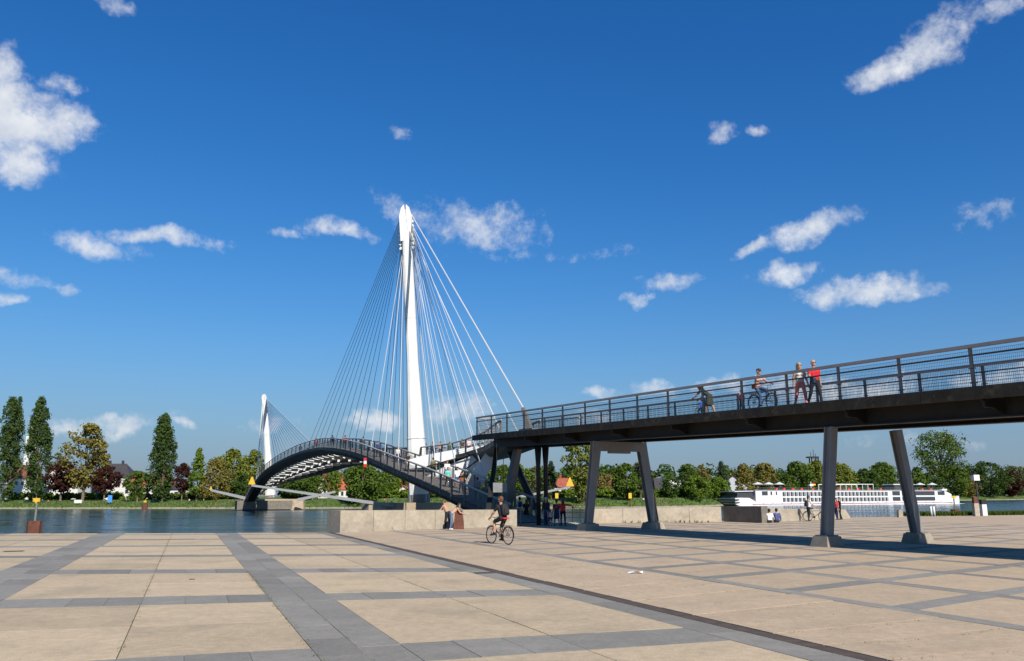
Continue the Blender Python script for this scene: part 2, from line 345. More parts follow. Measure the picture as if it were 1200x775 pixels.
for i in range(len(dr) - 1):
    if dr[i + 1][1] > edge_y(dr[i + 1][0]): break
    for j in range(10):
        t0, t1 = j / 10, j / 10 + .07
        dm.hexa([dr[i] + (dr[i + 1] - dr[i]) * t0 - Z3 * .03, dr2[i] + (dr2[i + 1] - dr2[i]) * t0 - Z3 * .03, dr2[i] + (dr2[i + 1] - dr2[i]) * t1 - Z3 * .03, dr[i] + (dr[i + 1] - dr[i]) * t1 - Z3 * .03,
                 dr[i] + (dr[i + 1] - dr[i]) * t0 - Z3 * .002, dr2[i] + (dr2[i + 1] - dr2[i]) * t0 - Z3 * .002, dr2[i] + (dr2[i + 1] - dr2[i]) * t1 - Z3 * .002, dr[i] + (dr[i + 1] - dr[i]) * t1 - Z3 * .002])
dg = dm.build('drain_grating', M_DRAIN, plaza, fix=False); tag(dg, 'rust brown slot drain crossing the plaza')
m_ = 0.0                                               # long planks between the drain and the grid
while m_ < 52:
    clipslab(7.26, 10.46, m_, m_ + 1.08, M_SLAB2, 'slab', random.uniform(.008, .018)); m_ += 1.08
lines = [10.64 + 3.0 * i for i in range(13)]
for i, n0 in enumerate(lines):
    w_ = .18 if i == 0 else .2
    m_ = -6.0
    while m_ < 80:
        clipslab(n0 - w_, n0 + w_, m_, m_ + 2.75, M_GREY, 'paving_stone' if i < 5 else 'band_stone', .003); m_ += 2.75
    if i == len(lines) - 1: break
    n1 = lines[i + 1]; m_ = -6.0 + .1
    while m_ < 80:
        clipslab(n0 + w_, n1 - .2, m_ + .27, m_ + 2.75 - .27, M_SLAB2, 'slab' if i < 6 else 'outer_slab', .005)
        clipslab(n0 + w_, n1 - .2, m_ - .27, m_ + .27, M_GREY, 'cross_band_stone', .004); m_ += 2.75
A_ = [x for x in np.linspace(20, 130, 40)]
MB().sheet([(x, max(5, (46.4 - .933 * x) / .36), -.008) for x in A_], [(x, edge_y(x) - .02, -.008) for x in A_]).build('outer_paving', M_SLAB2, plaza, fix=False)
# water
wm = bpy.data.materials.new('river_water'); wm.use_nodes = True
n, l = wm.node_tree.nodes, wm.node_tree.links; b = n['Principled BSDF']
b.inputs['Base Color'].default_value = (.018, .036, .034, 1); b.inputs['Roughness'].default_value = .12; b.inputs['IOR'].default_value = 1.33
g = n.new('ShaderNodeNewGeometry'); mp = n.new('ShaderNodeMapping'); l.new(g.outputs['Position'], mp.inputs[0]); mp.inputs['Scale'].default_value = (.5, .8, 1); mp.inputs['Rotation'].default_value = (0, 0, R(25))
n1 = n.new('ShaderNodeTexNoise'); n1.inputs['Scale'].default_value = 1.0; n1.inputs['Detail'].default_value = 6; n1.inputs['Roughness'].default_value = .6; l.new(mp.outputs[0], n1.inputs['Vector'])
n2 = n.new('ShaderNodeTexNoise'); n2.inputs['Scale'].default_value = 1.0; n2.inputs['Detail'].default_value = 5; mp2 = n.new('ShaderNodeMapping'); mp2.inputs['Scale'].default_value = (.05, .11, 1); l.new(g.outputs['Position'], mp2.inputs[0]); l.new(mp2.outputs[0], n2.inputs['Vector'])
k = n.new('ShaderNodeMapRange'); k.inputs[1].default_value = .4; k.inputs[2].default_value = .62; k.inputs[3].default_value = .04; k.inputs[4].default_value = 1.0; l.new(n2.outputs['Fac'], k.inputs[0])
u = n.new('ShaderNodeBump'); u.inputs['Distance'].default_value = .5; l.new(k.outputs[0], u.inputs['Strength']); l.new(n1.outputs['Fac'], u.inputs['Height']); l.new(u.outputs[0], b.inputs['Normal'])
tag(MB().add([(-4000, 5, WATER), (4000, 5, WATER), (4000, 5000, WATER), (-4000, 5000, WATER)], [(0, 1, 2, 3)]).build('river_water', wm), 'blue river water beyond the plaza', None, None, 'structure')
# far bank
SH = [(0, 596.5), (150, 596.4), (300, 596.4), (420, 596.2), (560, 596.0), (640, 596), (750, 595.6), (830, 594), (875, 591), (1000, 588.4), (1150, 586.4), (1200, 585.9)]
SP = [gp(x, y, WATER) for x, y in SH]
SP = [SP[0] + np.array([-1500, 60, 0])] + SP + [SP[-1] + np.array([1500, 700, 0])]
SA = [p[0] / p[1] for p in SP]
def terr(d): return float(np.interp(d, [-5, 0, 2, 6, 16, 40, 120, 600, 3000], [-3, WATER - .05, -1.1, -.2, 1.5, 1.9, 2.3, 4, 12]))
def bank(px, d):                                       # ground point of the far bank, d metres inland, seen at photo column px
    r_ = ray(px, 583); t = r_[0] / r_[1]; Ys = float(np.interp(t, SA, [p[1] for p in SP])); Y = Ys + d
    return np.array([t * Y, Y, terr(d)])
tm = MB(); ds = [-5, 0, 2, 6, 16, 40, 120, 600, 3000]
cols = []
for i in range(len(SP) - 1):
    k_ = 14 if 0 < i < len(SP) - 2 else 6
    for j in range(k_): cols.append(SP[i] + (SP[i + 1] - SP[i]) * j / k_)
cols.append(SP[-1])
jit = [random.uniform(-.9, .9) for _ in cols]
for a, d in enumerate(ds[:-1]):
    A = [np.array([p[0], p[1] + d + (j if d < 10 else 0), terr(d)]) for p, j in zip(cols, jit)]; d2 = ds[a + 1]
    B = [np.array([p[0], p[1] + d2 + (j if d2 < 10 else 0), terr(d2)]) for p, j in zip(cols, jit)]
    tm.sheet(A, B, 1 if d < 2 else 0)
M_SHORE = mat('stony_shore', (.28, .24, .17), rough=1, var=.3, scale=.3, coord='World')
tag(tm.build('far_bank_terrain', [M_GRASS, M_SHORE], fix=False), 'grassy far bank of the river', None, None, 'structure')

# ------------------------------------------------------------------ access ramp
RP = np.array([14.73, 23.6, 0]); RU = np.array([-.425, .905, 0]); RU /= np.linalg.norm(RU); RN = np.array([RU[1], -RU[0], 0])
RZ0, RSL, RW = 4.88, .0315, 4.0
S0, S1 = -26.0, 40.6
def rz(s): return RZ0 + RSL * s
def rp(s, n, dz=0.0): q = RP + RU * s + RN * n; return np.array([q[0], q[1], rz(s) + dz])
def s_at_px(px, n):
    best = min(np.arange(S0, S1, .02), key=lambda s: abs((lambda p: (p[0] / p[1]))(rp(s, n)) - (lambda r: r[0] / r[1])(ray(px, 480))))
    return float(best)
ramp = thing('access_ramp', (RP[0], RP[1], 0), 'long raised dark ramp with mesh railings on splayed steel legs', 'ramp')
RAX = (nv(rp(1, 0) - rp(0, 0)), RN, np.cross(nv(rp(1, 0) - rp(0, 0)), RN) * -1)
# deck of crosswise boards, edge beams, two girders, brackets
bd = MB(); bl = 1.3
nseg = int((S1 - S0) / bl)
bme = None
for i in range(nseg):
    a = S0 + i * bl
    if bme is None:
        q = MB().hexa([rp(a, -.2, -.09), rp(a, RW + .2, -.09), rp(a + bl - .02, RW + .2, -.09), rp(a + bl - .02, -.2, -.09), rp(a, -.2, 0), rp(a, RW + .2, 0), rp(a + bl - .02, RW + .2, 0), rp(a + bl - .02, -.2, 0)])
        o = q.build('deck_panel', M_FASCIA, ramp); bme = (o.data, a)
    else:
        o = link('deck_panel', bme[0], ramp); dl = rp(a, 0) - rp(bme[1], 0); o.location = tuple(dl)
for nn in (-.33, RW + .33):
    for i in range(16):                                # edge beams in lengths
        a, b_ = S0 + i * (S1 - S0) / 16, S0 + (i + 1) * (S1 - S0) / 16 - .015
        MB().beam(rp(a, nn, -.16), rp(b_, nn, -.16), .24, .36).build('edge_beam', M_FASCIA, ramp)
for nn in (.75, RW - .75):
    g_ = MB(); g_.beam(rp(S0, nn, -.47), rp(S1 - 1.2, nn, -.47), .05, .68); g_.beam(rp(S0, nn, -.83), rp(S1 - 1.2, nn, -.83), .42, .04); g_.beam(rp(S0, nn, -.12), rp(S1 - 1.2, nn, -.12), .42, .04)
    g_.build('girder', M_DARK, ramp)
for i in range(int((S1 - S0) / 5.2)):
    a = S0 + 1.2 + i * 5.2
    c_ = MB(); c_.beam(rp(a, -.2, -.42), rp(a, RW + .2, -.42), .1, .32)
    c_.prism([rp(a - .04, -.3, -.36), rp(a - .04, .75, -.36), rp(a - .04, .75, -.74), rp(a - .04, .55, -.74)], RU * .08)
    c_.prism([rp(a - .04, RW + .3, -.36), rp(a - .04, RW - .75, -.36), rp(a - .04, RW - .75, -.74), rp(a - .04, RW - .55, -.74)], RU * .08)
    c_.build('cross_bracket', M_DARK, ramp)
# railings
RH = 1.3; PS = [1.98 * 1.07 - 2.78 * i for i in range(-14, 11)]
PS = [S1 - .1 - 2.6 * i for i in range(0, 25)]
post_me = None; panel_me = None
for nn, sd in ((-.1, -1), (RW + .1, 1)):
    hr = MB(); hr.beam(rp(S0, nn, RH), rp(S1, nn, RH), .16, .1); h_ = hr.build('handrail', M_RAIL, ramp)
    MB().tube([rp(S0, nn - sd * .1, RH - .27), rp(S1, nn - sd * .1, RH - .27)], .022, 6).build('grab_rail', M_DARK, ramp)
    for i, s_ in enumerate(PS):
        if post_me is None:
            p_ = MB(); p_.beam(rp(s_, nn, -.02), rp(s_, nn, RH - .05), .05, .11, upv=RU)
            for hz in (.18, .62, RH - .27): p_.beam(rp(s_ - .11, nn, hz), rp(s_ + .11, nn, hz), .05, .035)
            p_.beam(rp(s_, nn, -.02), rp(s_, nn, .06), .12, .2, upv=RU)
            o = p_.build('post', M_STEEL, ramp); post_me = (o.data, rp(s_, nn))
        else:
            o = link('post', post_me[0], ramp); o.location = tuple(rp(s_, nn) - post_me[1])
        if i == 0: continue
        a = s_ + .06
        if panel_me is None:
            p_ = MB(); ln = 2.48
            for q in range(11): hz = .07 + q * .108; p_.beam(rp(a, nn, hz), rp(a + ln, nn, hz), .008 if q % 3 else .016, .008 if q % 3 else .016)
            for q in range(42): t_ = a + ln * q / 41; p_.beam(rp(t_, nn, .05), rp(t_, nn, 1.17), .0055, .0055, upv=RU)
            o = p_.build('mesh_panel', M_GALV, ramp, fix=False); panel_me = (o.data, rp(a, nn))
        else:
            o = link('mesh_panel', panel_me[0], ramp); o.location = tuple(rp(a, nn) - panel_me[1])
e_ = MB(); e_.beam(rp(S1, -.1, RH), rp(S1, 1.4, RH), .16, .1)                          # the return across the ramp's end
for q in range(10): e_.beam(rp(S1, -.1, .1 + q * .11), rp(S1, 1.4, .1 + q * .11), .014, .014)
e_.build('end_railing', M_RAIL, ramp)
b_ = MB()                                                                             # bench rail on the widened end
for nn in (1.6,):
    b_.beam(rp(28.5, nn, .72), rp(33.5, nn, .72), .1, .08)
    for s_ in (28.6, 31, 33.4): b_.beam(rp(s_, nn, 0), rp(s_, nn, .7), .06, .06, upv=RU)
b_.build('barrier_rail', M_RAIL, ramp)
# splayed legs
def portal(s_, n0, n1, inset, wb=.62, wt=.85, cap=True, hw=.5, ht=.4):
    for nn, sg in ((n0, 1), (n1, -1)):
        base = rp(s_, nn); base[2] = .34; topp = rp(s_, nn + sg * inset, -.87)
        l_ = MB(); l_.beam(base, topp, .13, .28, .15, .28, upv=RU)
        l_.beam(base + RU * .15, topp + RU * .15, wb * .62, .05, wt * .62, .05, upv=RU); l_.beam(base - RU * .15, topp - RU * .15, wb * .62, .05, wt * .62, .05, upv=RU)
        lg = l_.build('leg', M_LEG, ramp)
        pb = MB(); pb.box(base + Z3 * .035, (.62, .5, .05), (RN, RU, Z3)); bp = pb.build('base_plate', M_STEEL, lg)
        f_ = MB(); c = rp(s_, nn)
        c0 = np.array([c[0], c[1], 0]); pass
        f_.hexa([c0 + RN * a * hw + RU * b2 * hw for a, b2 in ((-1, -1), (1, -1), (1, 1), (-1, 1))] + [c0 + RN * a * ht + RU * b2 * ht + Z3 * .36 for a, b2 in ((-1, -1), (1, -1), (1, 1), (-1, 1))])
        f_.build('concrete_foot', M_FOOT, lg)
    if not cap: return
    c_ = MB(); a, b2 = rp(s_, n0 + inset - .2, -1.12), rp(s_, n1 - inset + .2, -1.12)
    m1, m2 = a + (b2 - a) * .3, a + (b2 - a) * .7
    c_.beam(a, b2, .42, .52); c_.beam(m1 - Z3 * .3, m2 - Z3 * .3, .3, .16)
    c_.build('cap_beam', M_LEG, ramp)
portal(24.9, -.05, 4.15, .62); portal(7.7, -.25, 4.35, .62, .5, .52, False, .42, .33); portal(-9.0, -.25, 4.35, .62, .5, .52, False, .42, .33)
dp = MB(); dp.tube([rp(25.2, 4.0, -.5), rp(25.2, 4.15, -1.6), np.array([*rp(25.2, 4.75)[:2], .1])], .06, 8); dp.build('downpipe', M_DARK, ramp, smooth=True)
# columns at the river end
def col2(px, Y, ytop_n):
    pass
cs = s_at_px(637, 2.0)
for k_, nn in enumerate((1.55, 2.1)):
    p_ = rp(cs, nn, -.8); MB().tube([np.array([p_[0], p_[1], -1.2]), np.array([p_[0], p_[1], p_[2] - 1.4]), p_], [.15, .15, .25], 10).build('column', M_DARK, ramp, smooth=True)
q0, q1 = at(572, 602, 55.5), rp(s_at_px(582, 1.2), 1.2, -.8)
MB().beam(q0, q1, .34, .3, .26, .26).build('raking_column', M_DARK, ramp)
q0, q1 = at(594, 592, 62), at(607, 524, 61)
MB().beam(q0, q1, .7, .5, .45, .45).build('raking_column', M_STEEL, ramp)
# anchor of the thick back stay
sa = s_at_px(622, 3.4); AN = rp(sa, 3.4, 0); ANT = at(613, 478, AN[1] + .3)
a_ = MB(); a_.beam(AN, AN + (ANT - AN) * .55, .5, .55, .35, .42); a_.beam(AN + (ANT - AN) * .45, ANT, .42, .42, .24, .24); a_.beam(rp(sa - 1.1, 3.2, .28), rp(sa + 1.1, 3.2, .28), .5, .5)
a_.build('stay_anchor', M_STEEL, ramp)

# ------------------------------------------------------------------ cable-stayed bridge
def spline(P, n=200):
    P = np.array(P); Q = np.vstack([2 * P[0] - P[1], P, 2 * P[-1] - P[-2]]); out = []
    for i in range(1, len(Q) - 2):
        p0, p1, p2, p3 = Q[i - 1], Q[i], Q[i + 1], Q[i + 2]
        for t in np.linspace(0, 1, 24, endpoint=False):
            out.append(.5 * ((2 * p1) + (-p0 + p2) * t + (2 * p0 - 5 * p1 + 4 * p2 - p3) * t * t + (-p0 + 3 * p1 - 3 * p2 + p3) * t ** 3))
    out.append(P[-1]); out = np.array(out)
    d = np.r_[0, np.cumsum(np.linalg.norm(np.diff(out, axis=0), axis=1))]
    return out, d
class Path:
    def __init__(s, P): s.p, s.d = spline(P); s.L = s.d[-1]
    def at(s, t): return np.array([np.interp(t, s.d, s.p[:, k]) for k in range(3)])
    def frame(s, t):
        a, b = s.at(max(0, t - .6)), s.at(min(s.L, t + .6)); u = nv(b - a); n = nv(np.cross(u, Z3)); return s.at(t), u, n    # n to the right of travel
    def o(s, t, n, z): p, u, r = s.frame(t); return p + r * n + Z3 * z
    def t_px(s, px, n=0):
        ts = np.linspace(0, s.L, 900); tg = (lambda r: r[0] / r[1])(ray(px, 530)); 
        v = [abs((lambda q: q[0] / q[1])(s.o(t, n, 0)) - tg) for t in ts]; return float(ts[int(np.argmin(v))])
RAILH = 1.2
D2P = []
for x, y, Y in ((597, 591, 56), (583, 585, 58), (553, 572, 62), (520, 557, 67), (487, 544, 75), (462, 535, 82), (442, 527.3, 88), (420, 519.3, 95), (400, 515, 103),
                (385, 514, 112), (370, 515.5, 124), (345, 523.5, 146), (320, 537.5, 176), (305, 550.5, 203), (295, 565, 230), (287, 581, 254)):
    p = at(x, y, Y); p[2] -= RAILH; D2P.append(p)
D2 = Path(D2P)                                             # left edge of the arched deck
e1 = rp(S1 - 1.0, 2.7)
e2 = at(501, 524, 88) - Z3 * 1.2 + np.array([1.4, 0, 0])
D1P = [rp(S1 - 1.0, 3.0), at(557, 511.5, 76) - Z3 * 1.2 + np.array([1.4, 0, 0]), e2]
for x, y, Y in ((424, 543, 138), (372, 555.5, 186), (325, 567.5, 235), (297, 577, 262)):
    p = at(x, y, Y); p[2] += .8; D1P.append(p)
D1 = Path(D1P)
bridge = thing('cable_stayed_bridge', (D2P[7][0], D2P[7][1], WATER - 1), 'white masted cable-stayed footbridge with two decks crossing the river', 'bridge')
def deck(name, P, n0, n1, t0, t1, dep, lab, near_infill, dark=M_DARK, edge=.4, posts=2.6):
    ts = np.linspace(t0, t1, int((t1 - t0) / 1.6) + 2)
    m_ = MB()
    secs = []
    for t in ts:
        p, u, r = P.frame(t)
        secs.append([p + r * n0, p + r * n1, p + r * n1 - Z3 * edge, p + r * (n1 - .5) - Z3 * dep, p + r * (n0 + .5) - Z3 * dep, p + r * n0 - Z3 * edge])
    m_.loft(secs); dk = tag(m_.build(name, dark, bridge), lab)
    for nn in (n0 + .05, n1 - .05):
        h = MB(); h.tube([P.o(t, nn, RAILH) for t in ts], .085, 6); h.build('handrail', M_RAIL, dk, smooth=True)
        g = MB(); A = [P.o(t, nn, .06) for t in ts]; B = [P.o(t, nn, RAILH - .22) for t in ts]
        if near_infill:
            g.sheet(A, B); g.build('infill_panel', M_INF, dk, fix=False)
        else:
            for k in range(5): 
                for a, b2 in zip(ts[:-1], ts[1:]): g.beam(P.o(a, nn, .15 + k * .19), P.o(b2, nn, .15 + k * .19), .02, .02)
            g.build('infill_wires', M_GALV, dk, fix=False)
        t = t0 + .3; me = None
        while t < t1:
            p, u, r = P.frame(t); 
            if me is None:
                me = bpy.data.meshes.new('post'); b_ = MB(); b_.box((0, 0, RAILH / 2 - .25), (.09, .16, RAILH + .4))
                me.from_pydata(b_.v, [], b_.f); me.materials.append(M_STEEL)
            o = link('post', me, dk); o.location = tuple(p + r * nn - ORG[bridge.name]); o.rotation_euler = (0, 0, math.atan2(u[1], u[0])); t += posts if t < 75 else posts * 2
    return dk
# woven mesh: half open
M_INF = bpy.data.materials.new('woven_mesh_infill'); M_INF.use_nodes = True
n, l = M_INF.node_tree.nodes, M_INF.node_tree.links; b = n['Principled BSDF']; b.inputs['Base Color'].default_value = (.16, .135, .11, 1); b.inputs['Roughness'].default_value = .8
tr = n.new('ShaderNodeBsdfTransparent'); ms_ = n.new('ShaderNodeMixShader'); ms_.inputs[0].default_value = .42
l.new(tr.outputs[0], ms_.inputs[1]); l.new(b.outputs[0], ms_.inputs[2]); l.new(ms_.outputs[0], n['Material Output'].inputs[0])
W2 = 3.0
dk2 = deck('arched_deck', D2, 0, W2, 0, D2.L, .9, 'dark arched lower deck curving up over the river', True)
dk1 = deck('straight_deck', D1, -1.5, 1.5, 0, D1.L, .9, 'straight upper deck leaving the ramp', False)
# timber walking surface on the arched deck
m_ = MB(); ts = np.linspace(0, D2.L, 120); m_.sheet([D2.o(t, .15, .012) for t in ts], [D2.o(t, W2 - .15, .012) for t in ts])
m_.build('walking_surface', mat('worn_timber_deck', (.2, .17, .14), rough=.9, var=.25, scale=2), dk2, fix=False)
# ribs between the decks
def d1_near(pt):
    ts = np.linspace(0, D1.L, 700); u = None
    return ts
ts1 = np.linspace(0, D1.L, 900); d1c = np.array([D1.o(t, -1.45, -.55) for t in ts1])
ta, tb = D2.t_px(402), D2.L - 6
nr = 32; mids = []
for i in range(nr):
    t = ta + (tb - ta) * i / (nr - 1); p, u, r = D2.frame(t); a = p + r * (W2 - .3) - Z3 * .75
    rel = d1c - a; ur = nv(np.array([u[0], u[1], 0])); k = int(np.argmin(np.abs(rel @ ur)))
    c = d1c[k]; m1 = a + (c - a) * .5 - Z3 * .1
    rb = MB(); rb.beam(a, m1, .3, .3, .3, .42); rb.beam(m1, c, .3, .42, .3, .26); o = rb.build('rib', M_WHITE2, bridge)
    for q, fr_ in enumerate((.22, .5, .8)):
        if (i + q) % 2: h = MB(); h.box(a + (c - a) * fr_ - Z3 * .42, (1.3, .5, .5)); h.build('hanger_block', M_DARK if q != 1 else M_WHITE2, o)
    if i:
        dl = MB(); dl.beam((a + pa) / 2 - Z3 * .12, (c + pc) / 2 - Z3 * .12, .5, .2); dl.build('dark_gap_bar', M_DARK, bridge)  # dark bars added between the white ribs to draw their dark gaps
    pa, pc = a, c
    mids.append(m1)
sp = MB(); sp.tube([q - Z3 * .3 for q in mids], .35, 8); sp.build('spine_tube', M_DARK, bridge, smooth=True)
# white arch limbs under the straight deck by the near bank
def limb(pts, ws): 
    m_ = MB()
    for (a, wa), (c, wc) in zip(zip(pts[:-1], ws[:-1]), zip(pts[1:], ws[1:])): m_.beam(a, c, .9, wa, .9, wc)
    return m_.build('arch_limb', M_WHITE2, bridge)
limb([at(572, 525, 80), at(535, 532, 80), at(497, 541, 80), at(478, 545, 80)], [.5, .8, 1.1, .8])
limb([at(573, 530, 77), at(548, 545, 77), at(524, 556, 77), at(500, 566, 77)], [.6, 1.2, 1.4, 1.0])
limb([at(580, 527, 72), at(556, 565, 72), at(546, 582, 72)], [.9, 1.4, 1.1])
for a, c in ((at(566, 529, 76), at(500, 547, 76)), (at(570, 532, 73), at(532, 560, 73))): MB().tube([a, c], .07, 6).build('tie_rod', M_DARK, bridge)
# masts
def mast(base, topp, wb, wm_, wt, lab, head_h):
    base, topp = np.array(base), np.array(topp); ax = nv(topp - base); H_ = np.linalg.norm(topp - base)
    rx = nv(np.cross(ax, np.array([0, 1., 0]))); ry = nv(np.cross(ax, rx)); rx = -rx if rx[0] < 0 else rx
    m_ = MB(); secs = []
    for f, wv_ in ((0, wb), (.12, wb * 1.0), (.45, wm_), (.8, wm_ * .92), (.93, wt), (.985, wt * .6)):
        c = base + ax * H_ * f; s_ = []
        for j in range(12):
            a = 2 * math.pi * j / 12 + .26; e = .62
            s_.append(c + rx * wv_ / 2 * math.copysign(abs(math.cos(a)) ** e, math.cos(a)) + ry * wv_ * .42 * math.copysign(abs(math.sin(a)) ** e, math.sin(a)))
        secs.append(s_)
    m_.loft(secs); o = tag(m_.build('mast', M_WHITE, bridge), lab)
    sk = MB(); sk.loft([[base + rx * wb * .53 * math.cos(2 * math.pi * j / 12) * 1.08 + ry * wb * .5 * math.sin(2 * math.pi * j / 12) + ax * h for j in range(12)] for h in (-.12, .75)])
    sk.build('base_collar', M_STEEL, o)
    for f, wv_ in ((.2, wb * .96), (.4, wm_ * 1.06), (.6, wm_ * .98), (.78, wm_ * .93)):       # welded section joints
        MB().loft([[base + ax * (H_ * f + h) + rx * wv_ * .507 * math.copysign(abs(math.cos(2 * math.pi * j / 12 + .26)) ** .62, math.cos(2 * math.pi * j / 12 + .26)) + ry * wv_ * .428 * math.copysign(abs(math.sin(2 * math.pi * j / 12 + .26)) ** .62, math.sin(2 * math.pi * j / 12 + .26)) for j in range(12)] for h in (0, .04)]).build('section_joint', M_JNT, o)
    # ridge seam along the shaft
    se = MB(); se.beam(base + ax * H_ * .05 - ry * wb * .44, base + ax * H_ * .8 - ry * wm_ * .42, .09, .12); se.build('seam_plate', M_WHITE, o)
    # head: two tall plates meeting in a point, with anchor teeth below
    hd = MB(); w_ = wt * .62
    for sg in (-1, 1):
        c = topp - ax * head_h
        poly = [c + rx * sg * w_ * .55, c + rx * sg * w_ * 1.1, c + rx * sg * w_ * 1.15 + ax * head_h * .68, c + rx * sg * w_ * .75 + ax * head_h * .9, c + rx * sg * w_ * .2 + ax * head_h, c + rx * sg * w_ * .1 + ax * head_h * .6]
        hd.prism([p - ry * wt * .45 for p in poly], ry * wt * .9)
    h_ = hd.build('mast_head', M_WHITE, o)
    for sg in (-1, 1):
        for k_ in range(7):
            c = topp - ax * (head_h * (.42 + .12 * k_)) + rx * sg * w_ * 1.05
            MB().beam(c, c + rx * sg * .16 - ax * .28, .22, .24).build('cable_socket', M_WHITE, h_)
    return o, base, topp, ax, rx
MY1, MY2 = 91.0, 261.0
mast1 = mast(at(491, 588, MY1), at(475, 241, MY1), 2.15, 1.3, 1.02, 'tall white near mast', 4.4)
mast2 = mast(at(317, 583.5, MY2), at(309.5, 462, MY2), 3.1, 1.9, 1.0, 'distant white far mast', 3.4)
# stone piers
def pier(c, hx, hy, z1, name, lab, ax):
    m_ = MB(); X, Y = ax; X, Y = np.asarray(X), np.asarray(Y); c = np.array([c[0], c[1], 0])
    lo, hi = [], []
    for t in range(14):
        a = 2 * math.pi * t / 14; cx = math.copysign(abs(math.cos(a)) ** .8, math.cos(a)); sy = math.copysign(abs(math.sin(a)) ** .5, math.sin(a))
        lo.append(c + X * cx * hx * 1.05 + Y * sy * hy * 1.05 + Z3 * -4); hi.append(c + X * cx * hx + Y * sy * hy + Z3 * z1)
    m_.loft([lo, hi]); return tag(m_.build(name, M_STONE, bridge), lab)
WX = (nv((.93, .37, 0)), nv((-.37, .93, 0)))
b1 = at(491, 588, MY1); pier((b1[0] - 1.0, b1[1] + .2), 5.2, 2.4, b1[2] - .1, 'pier', 'stone pier under the near mast', WX)
b2 = at(317, 583.5, MY2); pier((b2[0] + 1.0, b2[1]), 9.4, 3.2, b2[2] - .4, 'pier', 'rounded stone pier under the far mast', WX)
# stay cables
def cable(a, b2, r, m, n=5): return MB().tube([a, b2], r, n).build('stay_cable', m, bridge)
def head(ms, f, side, dx=0): o, ba, tp, ax, rx = ms; return tp - ax * f + rx * (side * .68 + dx)
k = 0
lx = [359, 365, 371, 378, 385, 392, 400, 408, 416, 425]
for i, x in enumerate(lx):
    t = D2.t_px(x, W2); cable(head(mast1, 1.6 + .27 * i, -1), D2.o(t, W2 - .1, RAILH * .5), .03, M_CABLED)
for i, x in enumerate((443, 451, 459, 467, 473)):
    t = D1.t_px(x, 1.4); cable(head(mast1, 3.6 + .25 * i, -.8), D1.o(t, 1.4, .3), .034, M_CABLED)
for i, (x, r_) in enumerate(((433, .038), (450, .038), (467, .036))):
    t = D2.t_px(x, 0); cable(head(mast1, 4.4 + .2 * i, -.5), D2.o(t, 0, -.3), r_, M_CABLE)
for i, x in enumerate((512, 537, 573)):
    t = D2.t_px(x, W2); cable(head(mast1, 4.6 - .5 * i, .5), D2.o(t, W2, .2), .038, M_CABLE)
for i, x in enumerate((498, 504, 510, 517, 524, 531, 540, 551)):
    t = D1.t_px(x, 1.4); cable(head(mast1, 5.0 - .3 * i, 1), D1.o(t, 1.4, .4), .028, M_CABLE)
cable(head(mast1, 2.4, 1), rp(s_at_px(606, 3.4), 3.4, .1), .04, M_CABLE)
for i, px in enumerate((561, 570, 582)): cable(head(mast1, 2.9 - .15 * i, 1), D1.o(D1.t_px(px, 1.4), 1.4, .3), .028, M_CABLE)
cable(head(mast1, 1.2, 1), ANT, .068, M_CABLE, 6)
ga = at(624, 588, 62); gb = head(mast1, 2.8, .4); cable(gb, ga, .06, M_CABLE, 6)
gs = MB(); q = ga + (gb - ga) * .13; gs.tube([ga - nv(gb - ga) * .6, ga, q, q + nv(gb - ga) * .4], [.3, .3, .26, .12], 8); gs.build('ground_anchor', M_DARK, bridge, smooth=True)
for i, x in enumerate(np.linspace(326, 374, 14)):
    t = D2.t_px(x, W2); cable(head(mast2, 1.5 + .5 * (13 - i) * .6, 1), D2.o(t, W2 - .1, .5), .07, M_CABLE, 4)
for i, x in enumerate((288, 290, 292.5, 295, 298, 301, 304, 307, 310)):
    t = D2.t_px(x, W2); cable(head(mast2, 1.6 + .45 * i, -.9), D2.o(t, W2 - .1, .5), .06, M_CABLE, 4)
# far end of the crossing: abutment on the other bank
ab = D2.o(D2.L, 1.5, 0); m_ = MB(); m_.box(ab + np.array([3, 4, -1.6]), (16, 10, 2.6), (WX[0], WX[1], Z3)); tag(m_.build('abutment', M_CONCD, bridge), 'dark abutment on the far bank')
# sign booms on the piers
def boom(a, c, w1, w2, sign, lab, h=1.2):
    o = thing('sign_boom', a, lab, 'sign boom', 'navigation sign booms on the bridge piers')
    MB().beam(a, c, w1, w1, w2, w2).build('arm', mat('pale_grey_metal', (.26, .262, .265), rough=.45, var=.1), o)
    if sign:
        s_ = MB(); d = np.array([1., 0, 0]); c2 = c + Z3 * .1
        s_.prism([c2 - d * h * .5 + np.array([0, -.05, 0]), c2 + d * h * .5 + np.array([0, -.05, 0]), c2 + Z3 * h * 1.05 + d * .06 + np.array([0, -.05, 0]), c2 + Z3 * h * 1.05 - d * .06 + np.array([0, -.05, 0])], (0, .1, 0))
        s_.build('sign_board', M_YEL, o)
boom(at(462, 593, 88), at(295, 569, 88), .34, .2, 1, 'long grey boom with yellow sign reaching left from the near mast pier', .75)
boom(at(560, 592, 88), at(668, 571, 88), .32, .2, 1, 'long grey boom with yellow sign reaching right from the near mast pier', .85)
boom(at(290, 584.5, 257), at(247, 574.5, 257), .9, .6, 1, 'short grey boom with yellow tip left of the far mast pier', 1.0)
boom(at(349, 586, 257), at(393, 576.5, 257), .9, .6, 0, 'short grey boom right of the far mast pier')
o = thing('navigation_mark', at(428, 546, 90), 'red and white striped board hanging under the arched deck', 'sign')
for k_ in range(3): MB().box(at(428, 538.5 + k_ * 3.6, 90), (.32, .08, .33)).build('stripe', plain((.5, .03, .03)) if k_ % 2 == 0 else M_WHITE, o)

